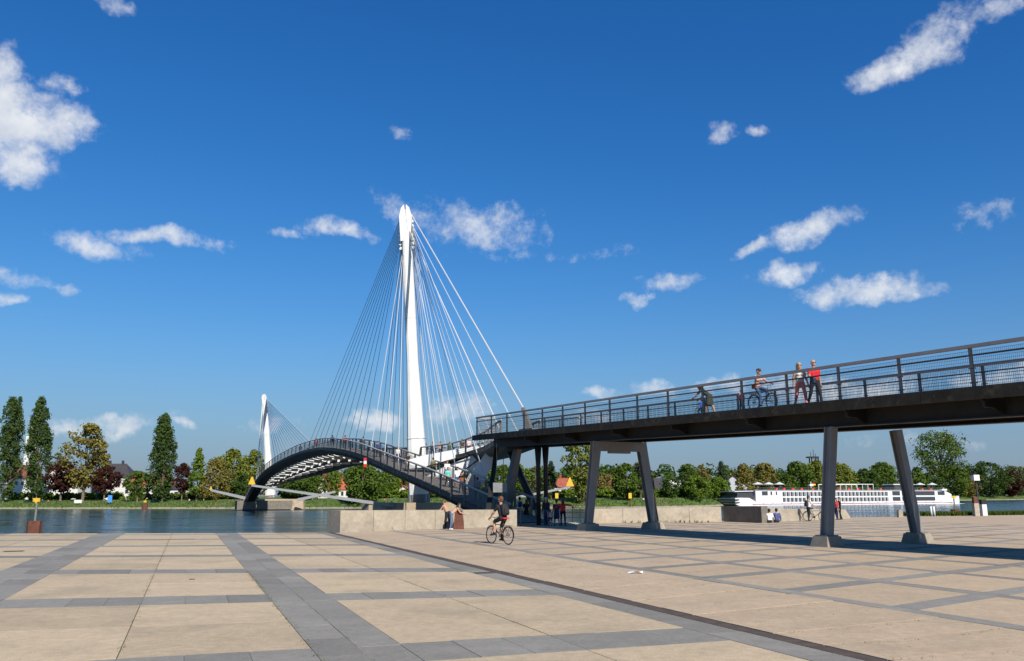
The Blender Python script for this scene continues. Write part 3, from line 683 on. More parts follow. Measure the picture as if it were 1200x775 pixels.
# ------------------------------------------------------------------ quay walls, stairs, railing
def qwall(name, A, B, hA, hB, th, panels, m, lab, slope_end=0):
    A, B = np.array(A, float), np.array(B, float); A[2] = B[2] = 0; d = nv(B - A); n_ = np.array([-d[1], d[0], 0])
    o = thing(name, A, lab, 'wall')
    for i in range(panels):
        f0, f1 = i / panels, (i + 1) / panels; g = .012
        a, c = A + (B - A) * f0 + d * g, A + (B - A) * f1 - d * g; h0, h1 = hA + (hB - hA) * f0, hA + (hB - hA) * f1
        c2 = c - d * (slope_end if i == panels - 1 else 0)
        MB().hexa([a - Z3 * .3, c - Z3 * .3, c + n_ * th - Z3 * .3, a + n_ * th - Z3 * .3, a + Z3 * h0, c2 + Z3 * h1, c2 + n_ * th + Z3 * h1, a + n_ * th + Z3 * h0]).build('wall_panel', m, o)
    return o
wA, wB = gp(398, 623.6), gp(606, 617.2)
def hgt(x, y, P): return at(x, y, P[1])[2]
qwall('quay_wall', wA, wB, hgt(398, 598.5, wA), hgt(606, 597.5, wB), 1.5, 6, M_CONC, 'pale concrete wall behind the cyclist, left of the stairs')
wC, wD = gp(690, 613.2), gp(846, 611.4)
qwall('quay_wall', wC, wD, hgt(690, 596.6, wC), hgt(846, 594, wD), .6, 4, M_CONC, 'long pale concrete wall behind the far ramp legs')
wE = wD + np.array([.425, -.905, 0]) * 4.2
qwall('wall_stub', wD + np.array([.12, -.05, 0]), wE, hgt(846, 593.5, wD), hgt(880, 593.6, wE), .55, 1, M_CONCD, 'dark wall stub at the end of the long pale wall')  # darker concrete carries the stub's shaded side in its colour
wF, wG = gp(903, 612), gp(999, 607.2)
qwall('quay_wall', wF, wG, hgt(903, 596, wF), hgt(999, 597, wG), .8, 3, M_CONC, 'low concrete wall with sloped end behind the seated pair', 1.2)
# stairs up to the arched deck
p, u, r = D2.frame(0)
fl = nv(np.array([u[0], u[1], 0]))
st = thing('staircase', p * np.array([1, 1, 0]), 'shaded concrete steps leading up to the arched deck', 'stairs')
hs = D2.at(0)[2]; ns = 5
for i in range(ns):
    z1 = hs * (ns - i) / (ns + .0) - .02
    if z1 < .03: continue
    c = p + r * 2.2 - fl * (.2 + i * .42); c[2] = z1 / 2 - .02
    MB().box(c, (.44, 5.0, z1), (fl, r, Z3)).build('step', M_CONC, st)
rl = thing('quay_railing', gp(664, 613), 'dark quay railing with a white end post beside the man in blue', 'railing')
a, c = gp(662, 613.2), gp(688, 613.2)
for h in (1.05, .72, .4): MB().tube([a + Z3 * h, c + Z3 * h], .03, 6).build('rail_bar', M_DARK, rl)
for f in (0, .35, .7): q = a + (c - a) * f; MB().tube([q, q + Z3 * 1.05], .035, 6).build('post', M_DARK, rl)
MB().box(c + Z3 * .56, (.16, .16, 1.12)).build('end_post', M_WHITE, rl)
rl = thing('stair_railing', gp(604, 616), 'short grey railing between the wall and the steps', 'railing')
a, c = gp(600, 616.5), gp(610, 616.5)
MB().tube([a + Z3 * 1.08, c + Z3 * 1.08], .05, 6).build('rail_bar', M_STEEL, rl)
for q in (a + (c - a) * .3, c): MB().box(q + Z3 * .54, (.07, .07, 1.08)).build('post', M_STEEL, rl)
sg = thing('information_board', at(586, 574, 56), 'grey rectangular board hanging below the ramp end', 'sign')
MB().box(at(586, 571.5, 55.2), (.92, .05, .62)).build('board', mat('sign_back_grey', (.2, .2, .2), rough=.6), sg)
for x in (582, 590): MB().tube([at(x, 566, 55.2), at(x, 520, 55.2)], .02, 5).build('hanger_rod', M_DARK, sg)

# ------------------------------------------------------------------ small things on the quay
def base_box(name, c, sz, m, lab, cat, parts=()):
    o = thing(name, c, lab, cat); MB().box(np.array(c) + Z3 * sz[2] / 2, sz).build('body', m, o)
    for nm, dz, s2, m2 in parts: MB().box(np.array(c) + Z3 * (dz + s2[2] / 2), s2).build(nm, m2, o)
    return o
bn = thing('litter_bin', gp(537.5, 620.3), 'tapered rust brown steel bin beside the couple at the wall', 'bin')
c = gp(537.5, 620.3); m_ = MB(); m_.hexa([c + np.array([x, y, 0]) for x, y in ((-.3, -.26), (.3, -.26), (.3, .26), (-.3, .26))] + [c + np.array([x, y, 1.0]) for x, y in ((-.2, -.2), (.2, -.2), (.2, .2), (-.2, .2))]); m_.build('body', M_RUST, bn)
m_ = MB(); m_.box(c + Z3 * 1.03, (.44, .44, .05)); m_.build('lid', M_RUST, bn)
def dolphin(px, ytop, ybot, Y, wd, sgn, lab):
    t_ = at(px, ytop, Y); o = thing('mooring_dolphin', (t_[0], t_[1], WATER), lab, 'mooring post', 'rusty mooring posts in the river')
    m_ = MB(); n_ = 9; V0, V1 = [], []
    for j in range(16):
        a = 2 * math.pi * j / 16; rr = wd / 2 * (1 if j % 2 else .9); V0.append((t_[0] + rr * math.cos(a), t_[1] + rr * math.sin(a), WATER - 1)); V1.append((t_[0] + rr * math.cos(a), t_[1] + rr * math.sin(a), t_[2]))
    m_.loft([V0, V1]); m_.build('sheet_pile', M_RUST, o)
    MB().tube([t_, t_ + Z3 * sgn], .07, 6).build('pole', M_STEEL, o)
    s_ = MB(); q = t_ + Z3 * sgn; w_ = .5 * wd / 1.0
    s_.prism([q + np.array([-w_ / 2, -.08, 0]), q + np.array([w_ / 2, -.08, 0]), q + np.array([w_ / 2, -.08, w_ * .5]), q + np.array([-w_ / 2, -.08, w_ * .5])], (0, .05, 0))
    s_.prism([q + np.array([-w_ * .6, -.1, w_ * .5]), q + np.array([0, -.1, -w_ * .3]), q + np.array([w_ * .6, -.1, w_ * .5])], (0, .05, 0)); s_.build('sign_board', M_YEL, o)
dolphin(41, 610.5, 626, 52, .85, 1.15, 'rusty mooring post with yellow sign beside the left plaza edge')
dolphin(1119, 597, 602, 96, .95, 1.25, 'rusty mooring post with yellow sign in front of the ship bow')
dolphin(170, 590, 597, bank(170, -6)[1], 2.0, .4, 'small dark red mooring post near the far bank')
lp = thing('lamp_post', gp(1148, 605), 'black lamp post with white lantern by the quay edge', 'lamp post')
c = gp(1148, 605); hh = at(1145, 563, c[1])[2]
MB().tube([c, c + Z3 * .5, c + Z3 * hh], [.13, .1, .07], 8).build('pole', M_BLACK, lp, smooth=True)
MB().box(c + Z3 * (hh + .22), (.5, .5, .5)).build('lantern', M_WHITE, lp); MB().tube([c + Z3 * (hh + .47), c + Z3 * (hh + .8)], [.14, .03], 6).build('finial', M_BLACK, lp)
base_box('service_cabinet', gp(1153.5, 604.5), (.42, .4, 1.0), M_WHITE, 'white service cabinet with dark top beside the lamp post', 'cabinet', (('top', 1.0, (.44, .42, .42), M_BLACK),))
base_box('stone_pillar', gp(1144.5, 605), (.42, .42, 1.1), M_CONC, 'grey pillar topped with rust behind the lamp post', 'pillar', (('cap', 1.1, (.34, .34, .55), M_RUST),))
base_box('bollard', gp(1055, 606.3), (.36, .36, .52), M_CONC, 'squat pale bollard by the right ramp leg', 'bollard', (('top', .52, (.26, .26, .1), M_CONC),))
o = thing('bollard', gp(1093.5, 605), 'white twin-tube bollard left of the rusty mooring post', 'bollard')
for dx in (-.13, .13): MB().tube([gp(1093.5, 605) + np.array([dx, 0, 0]), gp(1093.5, 605) + np.array([dx, 0, .85])], .09, 8).build('tube', M_WHITE, o, smooth=True)
pp = MB(); c = gp(744, 672.5)
V = [c + np.array([x, y, z]) for x, y, z in ((-.2, 0, .01), (-.08, .1, .05), (.05, .03, .02), (.2, .08, .06), (.18, -.06, .012), (.02, -.08, .07), (-.12, -.07, .015))]
pp.add(V, [(0, 1, 6), (1, 2, 5), (1, 5, 6), (2, 3, 4), (2, 4, 5)]); tag(pp.build('paper_scrap', plain((.75, .75, .74)), fix=False), 'crumpled white paper scrap lying on the plaza', 'litter')
for x, y, s_, lab in ((569, 671.6, (.5, .3, .012), 'rust brown cover plate beside the slot drain'), (225, 679.3, (.12, .12, .012), 'small dark drain cap in a tan slab'), (16, 646.3, (.6, .5, .012), 'dark cover plate on the left of the plaza')):
    q = gp(x, y); o = MB().box(q + Z3 * .004, s_, (N2, V2, Z3)).build('cover_plate', M_DRAIN); tag(o, lab, 'cover')
# weeds and the grass strip on the edge
def tufts(name, pts, h, m, lab, n_=6, parent=None):
    m_ = MB()
    for p in pts:
        for k in range(n_):
            a = random.uniform(0, 6.28); l_ = h * random.uniform(.4, 1.1); w_ = l_ * .16; q = np.asarray(p) + np.array([random.uniform(-.06, .06), random.uniform(-.06, .06), 0])
            d = np.array([math.cos(a), math.sin(a), 0]); sd = np.array([-d[1], d[0], 0]) * w_
            m_.add([q - sd, q + sd, q + d * l_ * .5 + Z3 * l_], [(0, 1, 2)])
    return tag(m_.build(name, m, parent, fix=False), lab, None, None, 'stuff')
M_WEED = leafmat('weed_leaf', (.09, .13, .025)); M_DRY = leafmat('dry_weed', (.16, .14, .06))
P_ = []
for i in range(60):
    x = 402 + random.choice((6, 14, 20, 32, 44, 50, 58)) + random.gauss(0, 3); P_.append(gp(x, 622.6 - (x - 398) * .031 + random.uniform(-.2, 1.0)))
tufts('weeds', P_, .24, M_WEED, 'weeds along the foot of the left concrete wall', 7)
P_ = [gp(random.uniform(700, 845), 612.9 - random.uniform(0, .6)) for _ in range(40)]; tufts('weeds', P_, .2, M_WEED, 'sparse weeds along the foot of the long pale wall', 5)
P_ = []
for i in range(2600):
    x = random.uniform(1060, 1330); q = gp(x, 604.6 - (x - 1060) * .0105); P_.append(q + np.array([random.uniform(-.5, .5), random.uniform(-1.2, .6), 0]))
tufts('grass_strip', P_, .4, M_WEED, 'grass strip along the right quay edge', 5)
P_ = []                                                # weeds in the joints
for i in range(230):
    m_ = random.choice(range(4, 26)) * 1.08; n_ = random.uniform(7.3, 10.4); P_.append(pw(n_, m_) + np.array([0, random.uniform(-.01, .01), 0]))
for n_ in (4.5, -.62): P_ += [pw(n_, random.uniform(8, 40)) for _ in range(120)]
P_ += [pw(1.5, random.uniform(9, 22)) for _ in range(160)] + [pw(2.02, random.uniform(9, 30)) for _ in range(30)] + [pw(6.46, random.uniform(11, 24)) for _ in range(40)]
tufts('joint_weeds', P_, .02, M_WEED, 'short moss and weeds growing in the paving joints', 6)

# ------------------------------------------------------------------ trees
def mesh_quads(name, C, A, B, m, parent):
    n_ = len(C); V = np.empty((n_, 4, 3)); V[:, 0] = C - A - B; V[:, 1] = C + A - B * .6; V[:, 2] = C + A * .8 + B; V[:, 3] = C - A * .7 + B
    V = V.reshape(-1, 3) - (ORG[parent.name] if parent else 0)
    me = bpy.data.meshes.new(name); me.vertices.add(n_ * 4); me.vertices.foreach_set('co', V.ravel().astype(np.float32))
    me.loops.add(n_ * 4); me.loops.foreach_set('vertex_index', np.arange(n_ * 4, dtype=np.int32))
    me.polygons.add(n_); me.polygons.foreach_set('loop_start', np.arange(0, n_ * 4, 4, dtype=np.int32)); me.polygons.foreach_set('loop_total', np.full(n_, 4, dtype=np.int32))
    me.materials.append(m); me.update(calc_edges=True); return link(name, me, parent)
def rdir(n_): d = rng.normal(size=(n_, 3)); return d / np.linalg.norm(d, axis=1)[:, None]
def prof(kind, f):                                     # crown half width at height fraction f
    if kind == 'poplar': return np.interp(f, [0, .08, .3, .6, .85, 1], [.35, .8, 1, .9, .6, .08])
    if kind == 'cone': return np.interp(f, [0, .1, .25, .6, 1], [.6, 1, .95, .55, .03])
    if kind == 'willow': return np.interp(f, [0, .15, .5, .8, 1], [.75, .95, 1, .75, .2])
    return np.sqrt(np.clip(1 - (2 * f - 1) ** 2, 0, 1)) * np.interp(f, [0, .5, 1], [.95, 1, .9])
LEAF = {'green': (.085, .135, .028), 'dark': (.055, .098, .026), 'poplar': (.062, .105, .034), 'olive': (.19, .165, .05), 'fresh': (.12, .185, .03),
        'purple': (.055, .024, .022), 'yellowgreen': (.165, .19, .04), 'conifer': (.045, .078, .04), 'grey': (.13, .145, .075)}
def tree(name, px, d, ytop, wpx, kind, col, lab, group, bare=.18, dens=1.0, xt=None, gap=.0, Y=None):
    b = bank(px, d) if Y is None else np.array([0, 0, 0]); Yd = b[1]
    tp = at(px if xt is None else xt, ytop, Yd); H_ = tp[2] - b[2]; Wd = wpx / 985 * Yd
    lean = np.array([tp[0] - b[0] - (0), 0, 0]) if xt is not None else np.zeros(3)
    o = thing(name, b, lab, 'tree', group)
    z0 = b[2] + H_ * bare; hc = tp[2] - z0
    nc = int({'poplar': 135, 'cone': 90, 'willow': 110}.get(kind, 100) * dens)
    f = rng.random(nc) ** (.85 if kind in ('poplar', 'cone') else 1.0); ph = rng.random(nc) * 2 * np.pi
    lump = 1 + .22 * np.sin(ph * 2 + rng.random() * 6) + .13 * np.sin(ph * 3 + f * 9 + rng.random() * 6)
    rr = prof(kind, f) * (Wd / 2) * (.35 + .65 * np.sqrt(rng.random(nc))) * lump * (1 - gap * rng.random(nc))
    if kind == 'poplar': rr *= .92
    Cc = np.stack([b[0] + rr * np.cos(ph), b[1] + rr * np.sin(ph), z0 + f * hc], 1) + lean[None] * ((f * hc + H_ * bare) / H_)[:, None]
    Cc[:, 2] = np.minimum(Cc[:, 2], tp[2] - .02 * H_)
    rad = (Wd * .135 + .25) * (.6 + .7 * rng.random(nc)) * np.where(f > .85, .7, 1)
    per = int(48 * (1.15 if kind == 'poplar' else 1.0)); leaf = .82 * max(.17, min(.42, Wd * .026 + .06)) * (Yd / 330) ** .4
    idx = np.repeat(np.arange(nc), per); n_ = len(idx)
    dr_ = rdir(n_); sc = rng.random(n_) ** .45
    off_ = dr_ * (sc * rad[idx])[:, None] * np.array([1, 1, 1.5 if kind == 'poplar' else (1.2 if kind == 'willow' else .8)])
    P = Cc[idx] + off_
    nrm = nv_rows(dr_ * .8 + rdir(n_) * .8 + np.array([0, 0, .25])); A = nv_rows(np.cross(nrm, rdir(n_))); B = np.cross(nrm, A)
    s_ = leaf * (.6 + .8 * rng.random(n_))[:, None]
    mesh_quads('crown', P, A * s_, B * s_, leafmat('leaf_' + col, LEAF[col]), o)
    t_ = MB(); tr0 = max(.25, Wd * .035); top_ = np.array([b[0], b[1], z0 + hc * .75]) + lean * .8
    base = np.array([b[0], b[1], b[2] - .3])
    t_.tube([base, base + Z3 * .6, base + (top_ - base) * .4, top_], [tr0 * 1.4, tr0, tr0 * .7, tr0 * .15], 7)
    for k_ in rng.choice(nc, min(nc, 9), replace=False):
        fz = .25 + .5 * rng.random(); s0 = base + (top_ - base) * fz * .8; e_ = Cc[k_]
        if e_[2] < s0[2]: s0 = base + (top_ - base) * .2
        t_.tube([s0, (s0 + e_) / 2 + Z3 * .3, e_], [tr0 * .42, tr0 * .28, tr0 * .08], 5)
    t_.build('trunk', M_BARK, o, fix=False); return o
def nv_rows(a): return a / (np.linalg.norm(a, axis=1)[:, None] + 1e-9)
GL, GM, GR = 'trees on the far bank left of the bridge', 'trees on the far bank behind the bridge', 'trees on the far bank behind the ship'
T = [('poplar_tree', 4, 12, 467, 27, 'poplar', 'poplar', 'tall poplar at the far left edge of the far bank', GL, .06, 1.3, 16),
 ('poplar_tree', 11, 17, 464, 14, 'poplar', 'poplar', 'slim poplar crown just left of the church tower', GL, .12, 1.1, 24),
 ('poplar_tree', 43, 12, 466, 26, 'poplar', 'poplar', 'broad tall poplar just right of the church tower', GL, .07, 1.5, 49),
 ('poplar_tree', 39, 16, 491, 12, 'poplar', 'poplar', 'shorter poplar against the left side of the broad poplar', GL, .1, .9, 40),
 ('poplar_tree', 190, 12, 487, 29, 'poplar', 'poplar', 'solitary tall poplar midway between church and bridge', GL, .08, 1.6, 193),
 ('plane_tree', 97, 13, 498, 50, 'round', 'olive', 'large olive brown loose tree near the dark roofed house', GL, .2, .8, None, .2),
 ('plane_tree', 113, 22, 525, 24, 'round', 'olive', 'smaller olive side tree right of the large olive tree', GL, .3, .7),
 ('broadleaf_tree', 63, 60, 531, 18, 'round', 'grey', 'thin grey green tree behind the white gabled house', GL, .3, .5, None, .2),
 ('copper_beech', 71, 16, 543, 34, 'round', 'purple', 'wide purple leaved tree in front of the gabled house', GL, .28, .9),
 ('copper_beech', 122, 16, 547, 28, 'round', 'purple', 'purple leaved tree in front of the dark roofed house', GL, .28, .9),
 ('copper_beech', 213, 15, 544, 21, 'round', 'purple', 'purple leaved tree right of the solitary poplar', GL, .25, .9),
 ('broadleaf_tree', 161, 14, 554, 27, 'round', 'green', 'low green tree in front of the red roofed house', GL, .25, .8),
 ('broadleaf_tree', 152, 90, 551, 30, 'round', 'grey', 'grey green treetop behind the dark and red roofs', GL, .3, .6),
 ('hornbeam_tree', 230, 14, 526, 23, 'cone', 'fresh', 'bright green pointed tree left of the willows', GL, .13, 1.2),
 ('willow_tree', 251, 18, 538, 28, 'willow', 'olive', 'tan green willow left of the bridge end', GL, .08, .9),
 ('willow_tree', 270, 34, 529, 34, 'willow', 'yellowgreen', 'large yellow green willow left of the far mast', GL, .1, 1.1),
 ('willow_tree', 296, 34, 530, 32, 'willow', 'yellowgreen', 'large yellow green willow behind the far mast', GL, .1, 1.1),
 ('broadleaf_tree', 283, 24, 556, 20, 'round', 'dark', 'dark green low tree beside the far bridge end', GL, .1, .7),
 ('broadleaf_tree', 346, 20, 561, 44, 'round', 'dark', 'dark green tree under the arch beside the far pier', GM, .1, .9),
 ('broadleaf_tree', 366, 16, 557, 26, 'round', 'green', 'green tree under the arch left of the cream gable', GM, .12, .8),
 ('broadleaf_tree', 388, 24, 552, 20, 'round', 'fresh', 'fresh green tree right of the cream gable', GM, .1, .7),
 ('broadleaf_tree', 396, 60, 553, 16, 'round', 'olive', 'olive treetop behind the white house with orange roof', GM, .2, .5),
 ('willow_tree', 424, 8, 545, 42, 'willow', 'green', 'broad willow with twin trunks seen under the arch', GM, .13, 1.2),
 ('broadleaf_tree', 440, 26, 553, 24, 'round', 'green', 'green tree between the willow and the dense round tree', GM, .12, .7),
 ('broadleaf_tree', 456, 38, 547, 22, 'willow', 'fresh', 'dense round dark green tree left of the near mast', GM, .08, 1.1),
 ('broadleaf_tree', 474, 70, 560, 22, 'round', 'olive', 'olive tree hard behind the near mast', GM, .1, .6),
 ('broadleaf_tree', 505, 30, 562, 30, 'round', 'green', 'low green tree right of the near mast', GM, .1, .8),
 ('broadleaf_tree', 535, 40, 566, 36, 'round', 'fresh', 'green tree behind the people on the arched deck', GM, .1, .8),
 ('broadleaf_tree', 571, 20, 552, 34, 'round', 'fresh', 'fresh green tree behind the raking column', GM, .1, .9),
 ('broadleaf_tree', 590, 14, 546, 26, 'round', 'green', 'green tree between the two raking columns', GM, .1, .8),
 ('broadleaf_tree', 608, 16, 545, 26, 'round', 'fresh', 'bright green tree left of the twin columns', GM, .1, .9),
 ('broadleaf_tree', 627, 20, 547, 20, 'round', 'grey', 'pale grey green tree left of the conifer', GM, .15, .6),
 ('conifer_tree', 646, 14, 541, 17, 'cone', 'conifer', 'dark conifer right of the twin columns', GM, .08, 1.0),
 ('riverside_tree', 681, 6, 510, 42, 'round', 'yellowgreen', 'tall loose tree with bare trunk under the ramp', GM, .22, .85, None, .35),
 ('riverside_tree', 684, 8, 560, 26, 'willow', 'yellowgreen', 'shrubby growth round the trunk of the tall loose tree', GM, .08, .6),
 ('broadleaf_tree', 706, 40, 556, 24, 'round', 'olive', 'russet tree seen beside the near leg of the portal', GM, .1, .6),
 ('broadleaf_tree', 735, 12, 545, 34, 'round', 'green', 'bushy green tree framed by the portal legs', GM, .12, 1.1),
 ('copper_beech', 751, 20, 543, 22, 'round', 'grey', 'purplish grey tree next to the bushy portal tree', GM, .2, .7),
 ('broadleaf_tree', 786, 18, 560, 20, 'round', 'dark', 'dark small tree right of the portal', GR, .1, .7),
 ('broadleaf_tree', 806, 22, 545, 24, 'round', 'green', 'dark green tree beside the white villa', GR, .1, 1.0),
 ('broadleaf_tree', 825, 50, 544, 18, 'round', 'olive', 'olive treetop behind the dark green tree', GR, .2, .6),
 ('broadleaf_tree', 818, 10, 559, 26, 'round', 'fresh', 'round light green tree on the bank, left one', GR, .12, .9),
 ('broadleaf_tree', 842, 10, 560, 20, 'round', 'fresh', 'round light green tree on the bank, next to the ship stern', GR, .12, .9),
 ('conifer_tree', 847, 30, 541, 18, 'cone', 'conifer', 'dark conifer above the ship stern', GR, .08, 1.0),
 ('broadleaf_tree', 873, 22, 546, 26, 'willow', 'olive', 'brownish green tree left of the white ship parasols', GR, .06, .9),
 ('broadleaf_tree', 897, 40, 543, 26, 'round', 'olive', 'loose olive tree behind the white ship parasols', GR, .1, .9),
 ('broadleaf_tree', 921, 20, 556, 24, 'round', 'green', 'low green tree right of the left ship parasols', GR, .08, .8),
 ('broadleaf_tree', 936, 30, 543, 38, 'round', 'green', 'big green tree left of the lattice tower', GR, .08, 1.1),
 ('willow_tree', 960, 36, 542, 26, 'willow', 'yellowgreen', 'light green willow under the lattice tower', GR, .06, .9),
 ('willow_tree', 988, 30, 545, 32, 'willow', 'yellowgreen', 'light green willow right of the upright ramp leg', GR, .06, .9),
 ('broadleaf_tree', 1016, 30, 551, 30, 'round', 'dark', 'dark green tree above the middle of the ship', GR, .06, .9),
 ('broadleaf_tree', 1037, 34, 543, 36, 'round', 'green', 'green tree behind the leaning ramp leg', GR, .06, 1.0),
 ('broadleaf_tree', 1067, 30, 551, 34, 'round', 'green', 'green tree right of the leaning ramp leg', GR, .06, .9),
 ('spreading_tree', 1107, 30, 507, 66, 'round', 'green', 'huge spreading tree rising above the wood', GR, .34, 1.3, None, .25),
 ('broadleaf_tree', 1089, 18, 556, 32, 'round', 'dark', 'low tree left below the huge spreading tree', GR, .06, .8),
 ('broadleaf_tree', 1120, 18, 548, 38, 'round', 'green', 'bushy tree right below the huge spreading tree', GR, .06, 1.0),
 ('broadleaf_tree', 1136, 14, 561, 24, 'round', 'olive', 'small olive tree left of the lamp post', GR, .06, .7),
 ('broadleaf_tree', 1158, 20, 543, 46, 'round', 'dark', 'large dark green tree right of the lamp post', GR, .06, 1.2),
 ('copper_beech', 1186, 16, 553, 26, 'round', 'purple', 'dark purple tree at the right edge of the picture', GR, .08, .9),
 ('broadleaf_tree', 1194, 40, 547, 34, 'round', 'grey', 'grey green treetop at the right edge of the picture', GR, .1, .8)]
for a in T: tree(*a)
# wood that closes the horizon behind them, hedges and bushes
def leafmass(name, pts, rad, per, leaf, colr, lab, kind='stuff', cat=None, group=None):
    pts = np.array(pts); rad = np.array(rad); idx = np.repeat(np.arange(len(pts)), per); n_ = len(idx); d_ = rdir(n_)
    P = pts[idx] + d_ * (rad[idx] * rng.random(n_) ** .4)[:, None] * np.array([1, 1, .8])
    nrm = nv_rows(d_ * .8 + rdir(n_) * .7 + np.array([0, 0, .3])); A = nv_rows(np.cross(nrm, rdir(n_))); B = np.cross(nrm, A); s_ = leaf * (.6 + .8 * rng.random(n_))[:, None]
    return tag(mesh_quads(name, P, A * s_, B * s_, leafmat('leaf_' + colr, LEAF[colr]), None), lab, cat, group, kind)
pts, rad = [], []
for i in range(520):
    px = random.uniform(555, 1290) if i < 440 else random.uniform(330, 560); d = random.uniform(75, 150); b = bank(px, d); hh = random.uniform(1, 13) * (b[1] / 420); pts.append(b + Z3 * hh); rad.append(random.uniform(2.5, 5))
leafmass('distant_wood', pts, rad, 70, .6, 'dark', 'far-off wood closing the horizon behind the bank')
def hedge(px0, px1, d, h, lab, colr='green', dep=3.0):
    pts, rad = [], []
    for i in range(int((px1 - px0) * 1.6)):
        b = bank(random.uniform(px0, px1), d + random.uniform(0, dep)); pts.append(b + Z3 * random.uniform(.3, h)); rad.append(random.uniform(.7, 1.2))
    return leafmass('hedge', pts, rad, 60, .26, colr, lab, None, 'hedge', 'hedges on the far bank')
hedge(10, 145, 30, 2.3, 'long clipped hedge in front of the white houses', 'fresh'); hedge(150, 290, 31, 2.0, 'hedge between the red roofed house and the bridge', 'green')
hedge(425, 480, 34, 2.6, 'hedge behind the meadow under the arch', 'fresh'); hedge(640, 720, 26, 2.6, 'hedge behind the quay railing', 'fresh'); hedge(722, 850, 24, 2.2, 'hedge seen through the portal legs', 'green')
hedge(1120, 1210, 22, 3.0, 'hedge behind the promenade right of the ship', 'dark')
gr_p = [bank(random.uniform(-20, 1220), random.uniform(1, 14)) for _ in range(4200)]
tufts('bank_grass', gr_p, .75, leafmat('bank_leaf', (.1, .14, .03), .4), 'rough grass tufts on the river bank', 4)

# ------------------------------------------------------------------ houses on the far bank
def house(name, px0, px1, yeave, yridge, d, gable, mwall, mroof, lab, cat='house', wins=(3, 2), chim=1, dep=None, hip=0):
    a, c = bank(px0, d), bank(px1, d); Y = (a[1] + c[1]) / 2; a[1] = c[1] = Y; zb = min(a[2], c[2]) - .3; zb0 = zb + .3
    W_ = c[0] - a[0]; D_ = dep or max(7, W_ * .6); xm = (px0 + px1) / 2
    ze = at(xm, yeave, Y)[2]; zr = at(xm, yridge, Y)[2]
    o = thing(name, (a[0] + W_ / 2, Y, zb0), lab, cat, 'houses on the far bank')
    x0, x1, y0, y1 = a[0], c[0], Y, Y + D_; mxx = (x0 + x1) / 2; my = (y0 + y1) / 2
    m_ = MB()
    if gable:
        m_.prism([(x0, y0, zb), (x1, y0, zb), (x1, y0, ze), (mxx, y0, zr - .15), (x0, y0, ze)], (0, D_, 0))
    else: m_.box(((x0 + x1) / 2, my, (zb + ze) / 2), (W_, D_, ze - zb))
    m_.build('wall', mwall, o)
    r_ = MB(); ov = .5
    if gable:
        for sg, xe in ((-1, x0), (1, x1)):
            e_ = np.array([xe + sg * ov, 0, ze - ov * (zr - ze) / (W_ / 2)]); t_ = np.array([mxx, 0, zr])
            r_.prism([(e_[0], y0 - ov, e_[2] + .02), (t_[0], y0 - ov, t_[2] + .02), (t_[0], y0 - ov, t_[2] + .32), (e_[0], y0 - ov, e_[2] + .32)], (0, D_ + 2 * ov, 0))
    else:
        hx = hip * W_
        r_.add([(x0 - ov, y0 - ov, ze), (x1 + ov, y0 - ov, ze), (x1 + ov, y1 + ov, ze), (x0 - ov, y1 + ov, ze), (x0 - ov + hx, my, zr), (x1 + ov - hx, my, zr)], [(0, 1, 5, 4), (1, 2, 5), (2, 3, 4, 5), (3, 0, 4), (3, 2, 1, 0)])
    ro = r_.build('roof', mroof, o)
    for k in range(chim): MB().box((x0 + W_ * (.3 + .35 * k), my + (.5 if gable else 0), zr + .2), (.8, .8, 2.2)).build('chimney', mroof, ro)
    nx, nz = wins
    for i in range(nx):
        for j in range(nz):
            cx = x0 + W_ * (i + .5) / nx; cz = zb0 + (ze - zb0) * (j + .55) / nz; ww, wh = min(1.3, W_ / nx * .5), min(1.6, (ze - zb0) / nz * .5)
            f_ = MB().box((cx, y0 - .03, cz), (ww + .25, .08, wh + .25)).build('window', M_PLASTER, o); MB().box((cx, y0 - .06, cz), (ww, .06, wh)).build('pane', M_GLASS, f_)
    return o
house('gabled_house', 46, 87, 567, 545, 46, True, M_PLASTER, M_BROWNROOF, 'white gabled house with brown roof behind the wide purple tree', wins=(5, 2))
house('side_house', 8, 34, 561, 545, 52, False, M_PLASTER, M_BROWNROOF, 'white house with brown roof at the foot of the church tower', wins=(4, 2))
house('mansard_house', 109, 147, 560, 543, 44, False, M_PLASTER, M_DKROOF, 'white villa with dark hipped roof and two chimneys', wins=(5, 2), chim=2, hip=.28)
house('tiled_house', 147, 190, 569, 556, 48, False, M_PLASTER, M_REDROOF, 'long white house with red tiled roof left of the solitary poplar', wins=(6, 1), chim=0, hip=.05)
house('outbuilding', 186, 226, 574, 570, 40, False, M_PLASTER, M_DKROOF, 'low white outbuilding behind the purple and pointed trees', wins=(5, 1), chim=0)
house('cream_house', 373, 383, 571, 556, 40, True, M_CREAM, M_REDROOF, 'narrow cream gabled house seen under the arch', wins=(2, 3), chim=0)
house('white_house', 393, 409, 574, 564, 36, False, M_PLASTER, mat('orange_tile_roof', (.36, .1, .045), rough=.9, var=.2, scale=1), 'white house with orange roof seen under the arch', wins=(3, 1), hip=.1)
house('garden_house', 464, 481, 576, 570, 50, True, M_PLASTER, M_REDROOF, 'small pale house left of the near mast foot', wins=(3, 1), chim=0)
house('red_roof_house', 650, 676, 571, 560, 50, False, M_PLASTER, M_REDROOF, 'white house with red roof beyond the right sign boom', wins=(4, 1), hip=.25)
house('brick_house', 694, 720, 571, 556, 60, False, mat('red_brick', (.2, .07, .045), rough=.9, var=.25), M_BROWNROOF, 'dark red building behind the near portal leg', wins=(4, 1), hip=.1)
house('flat_hall', 772, 805, 573, 560, 70, False, M_DKROOF, M_DKROOF, 'long dark low hall right of the portal', wins=(4, 1), chim=0, hip=.02)
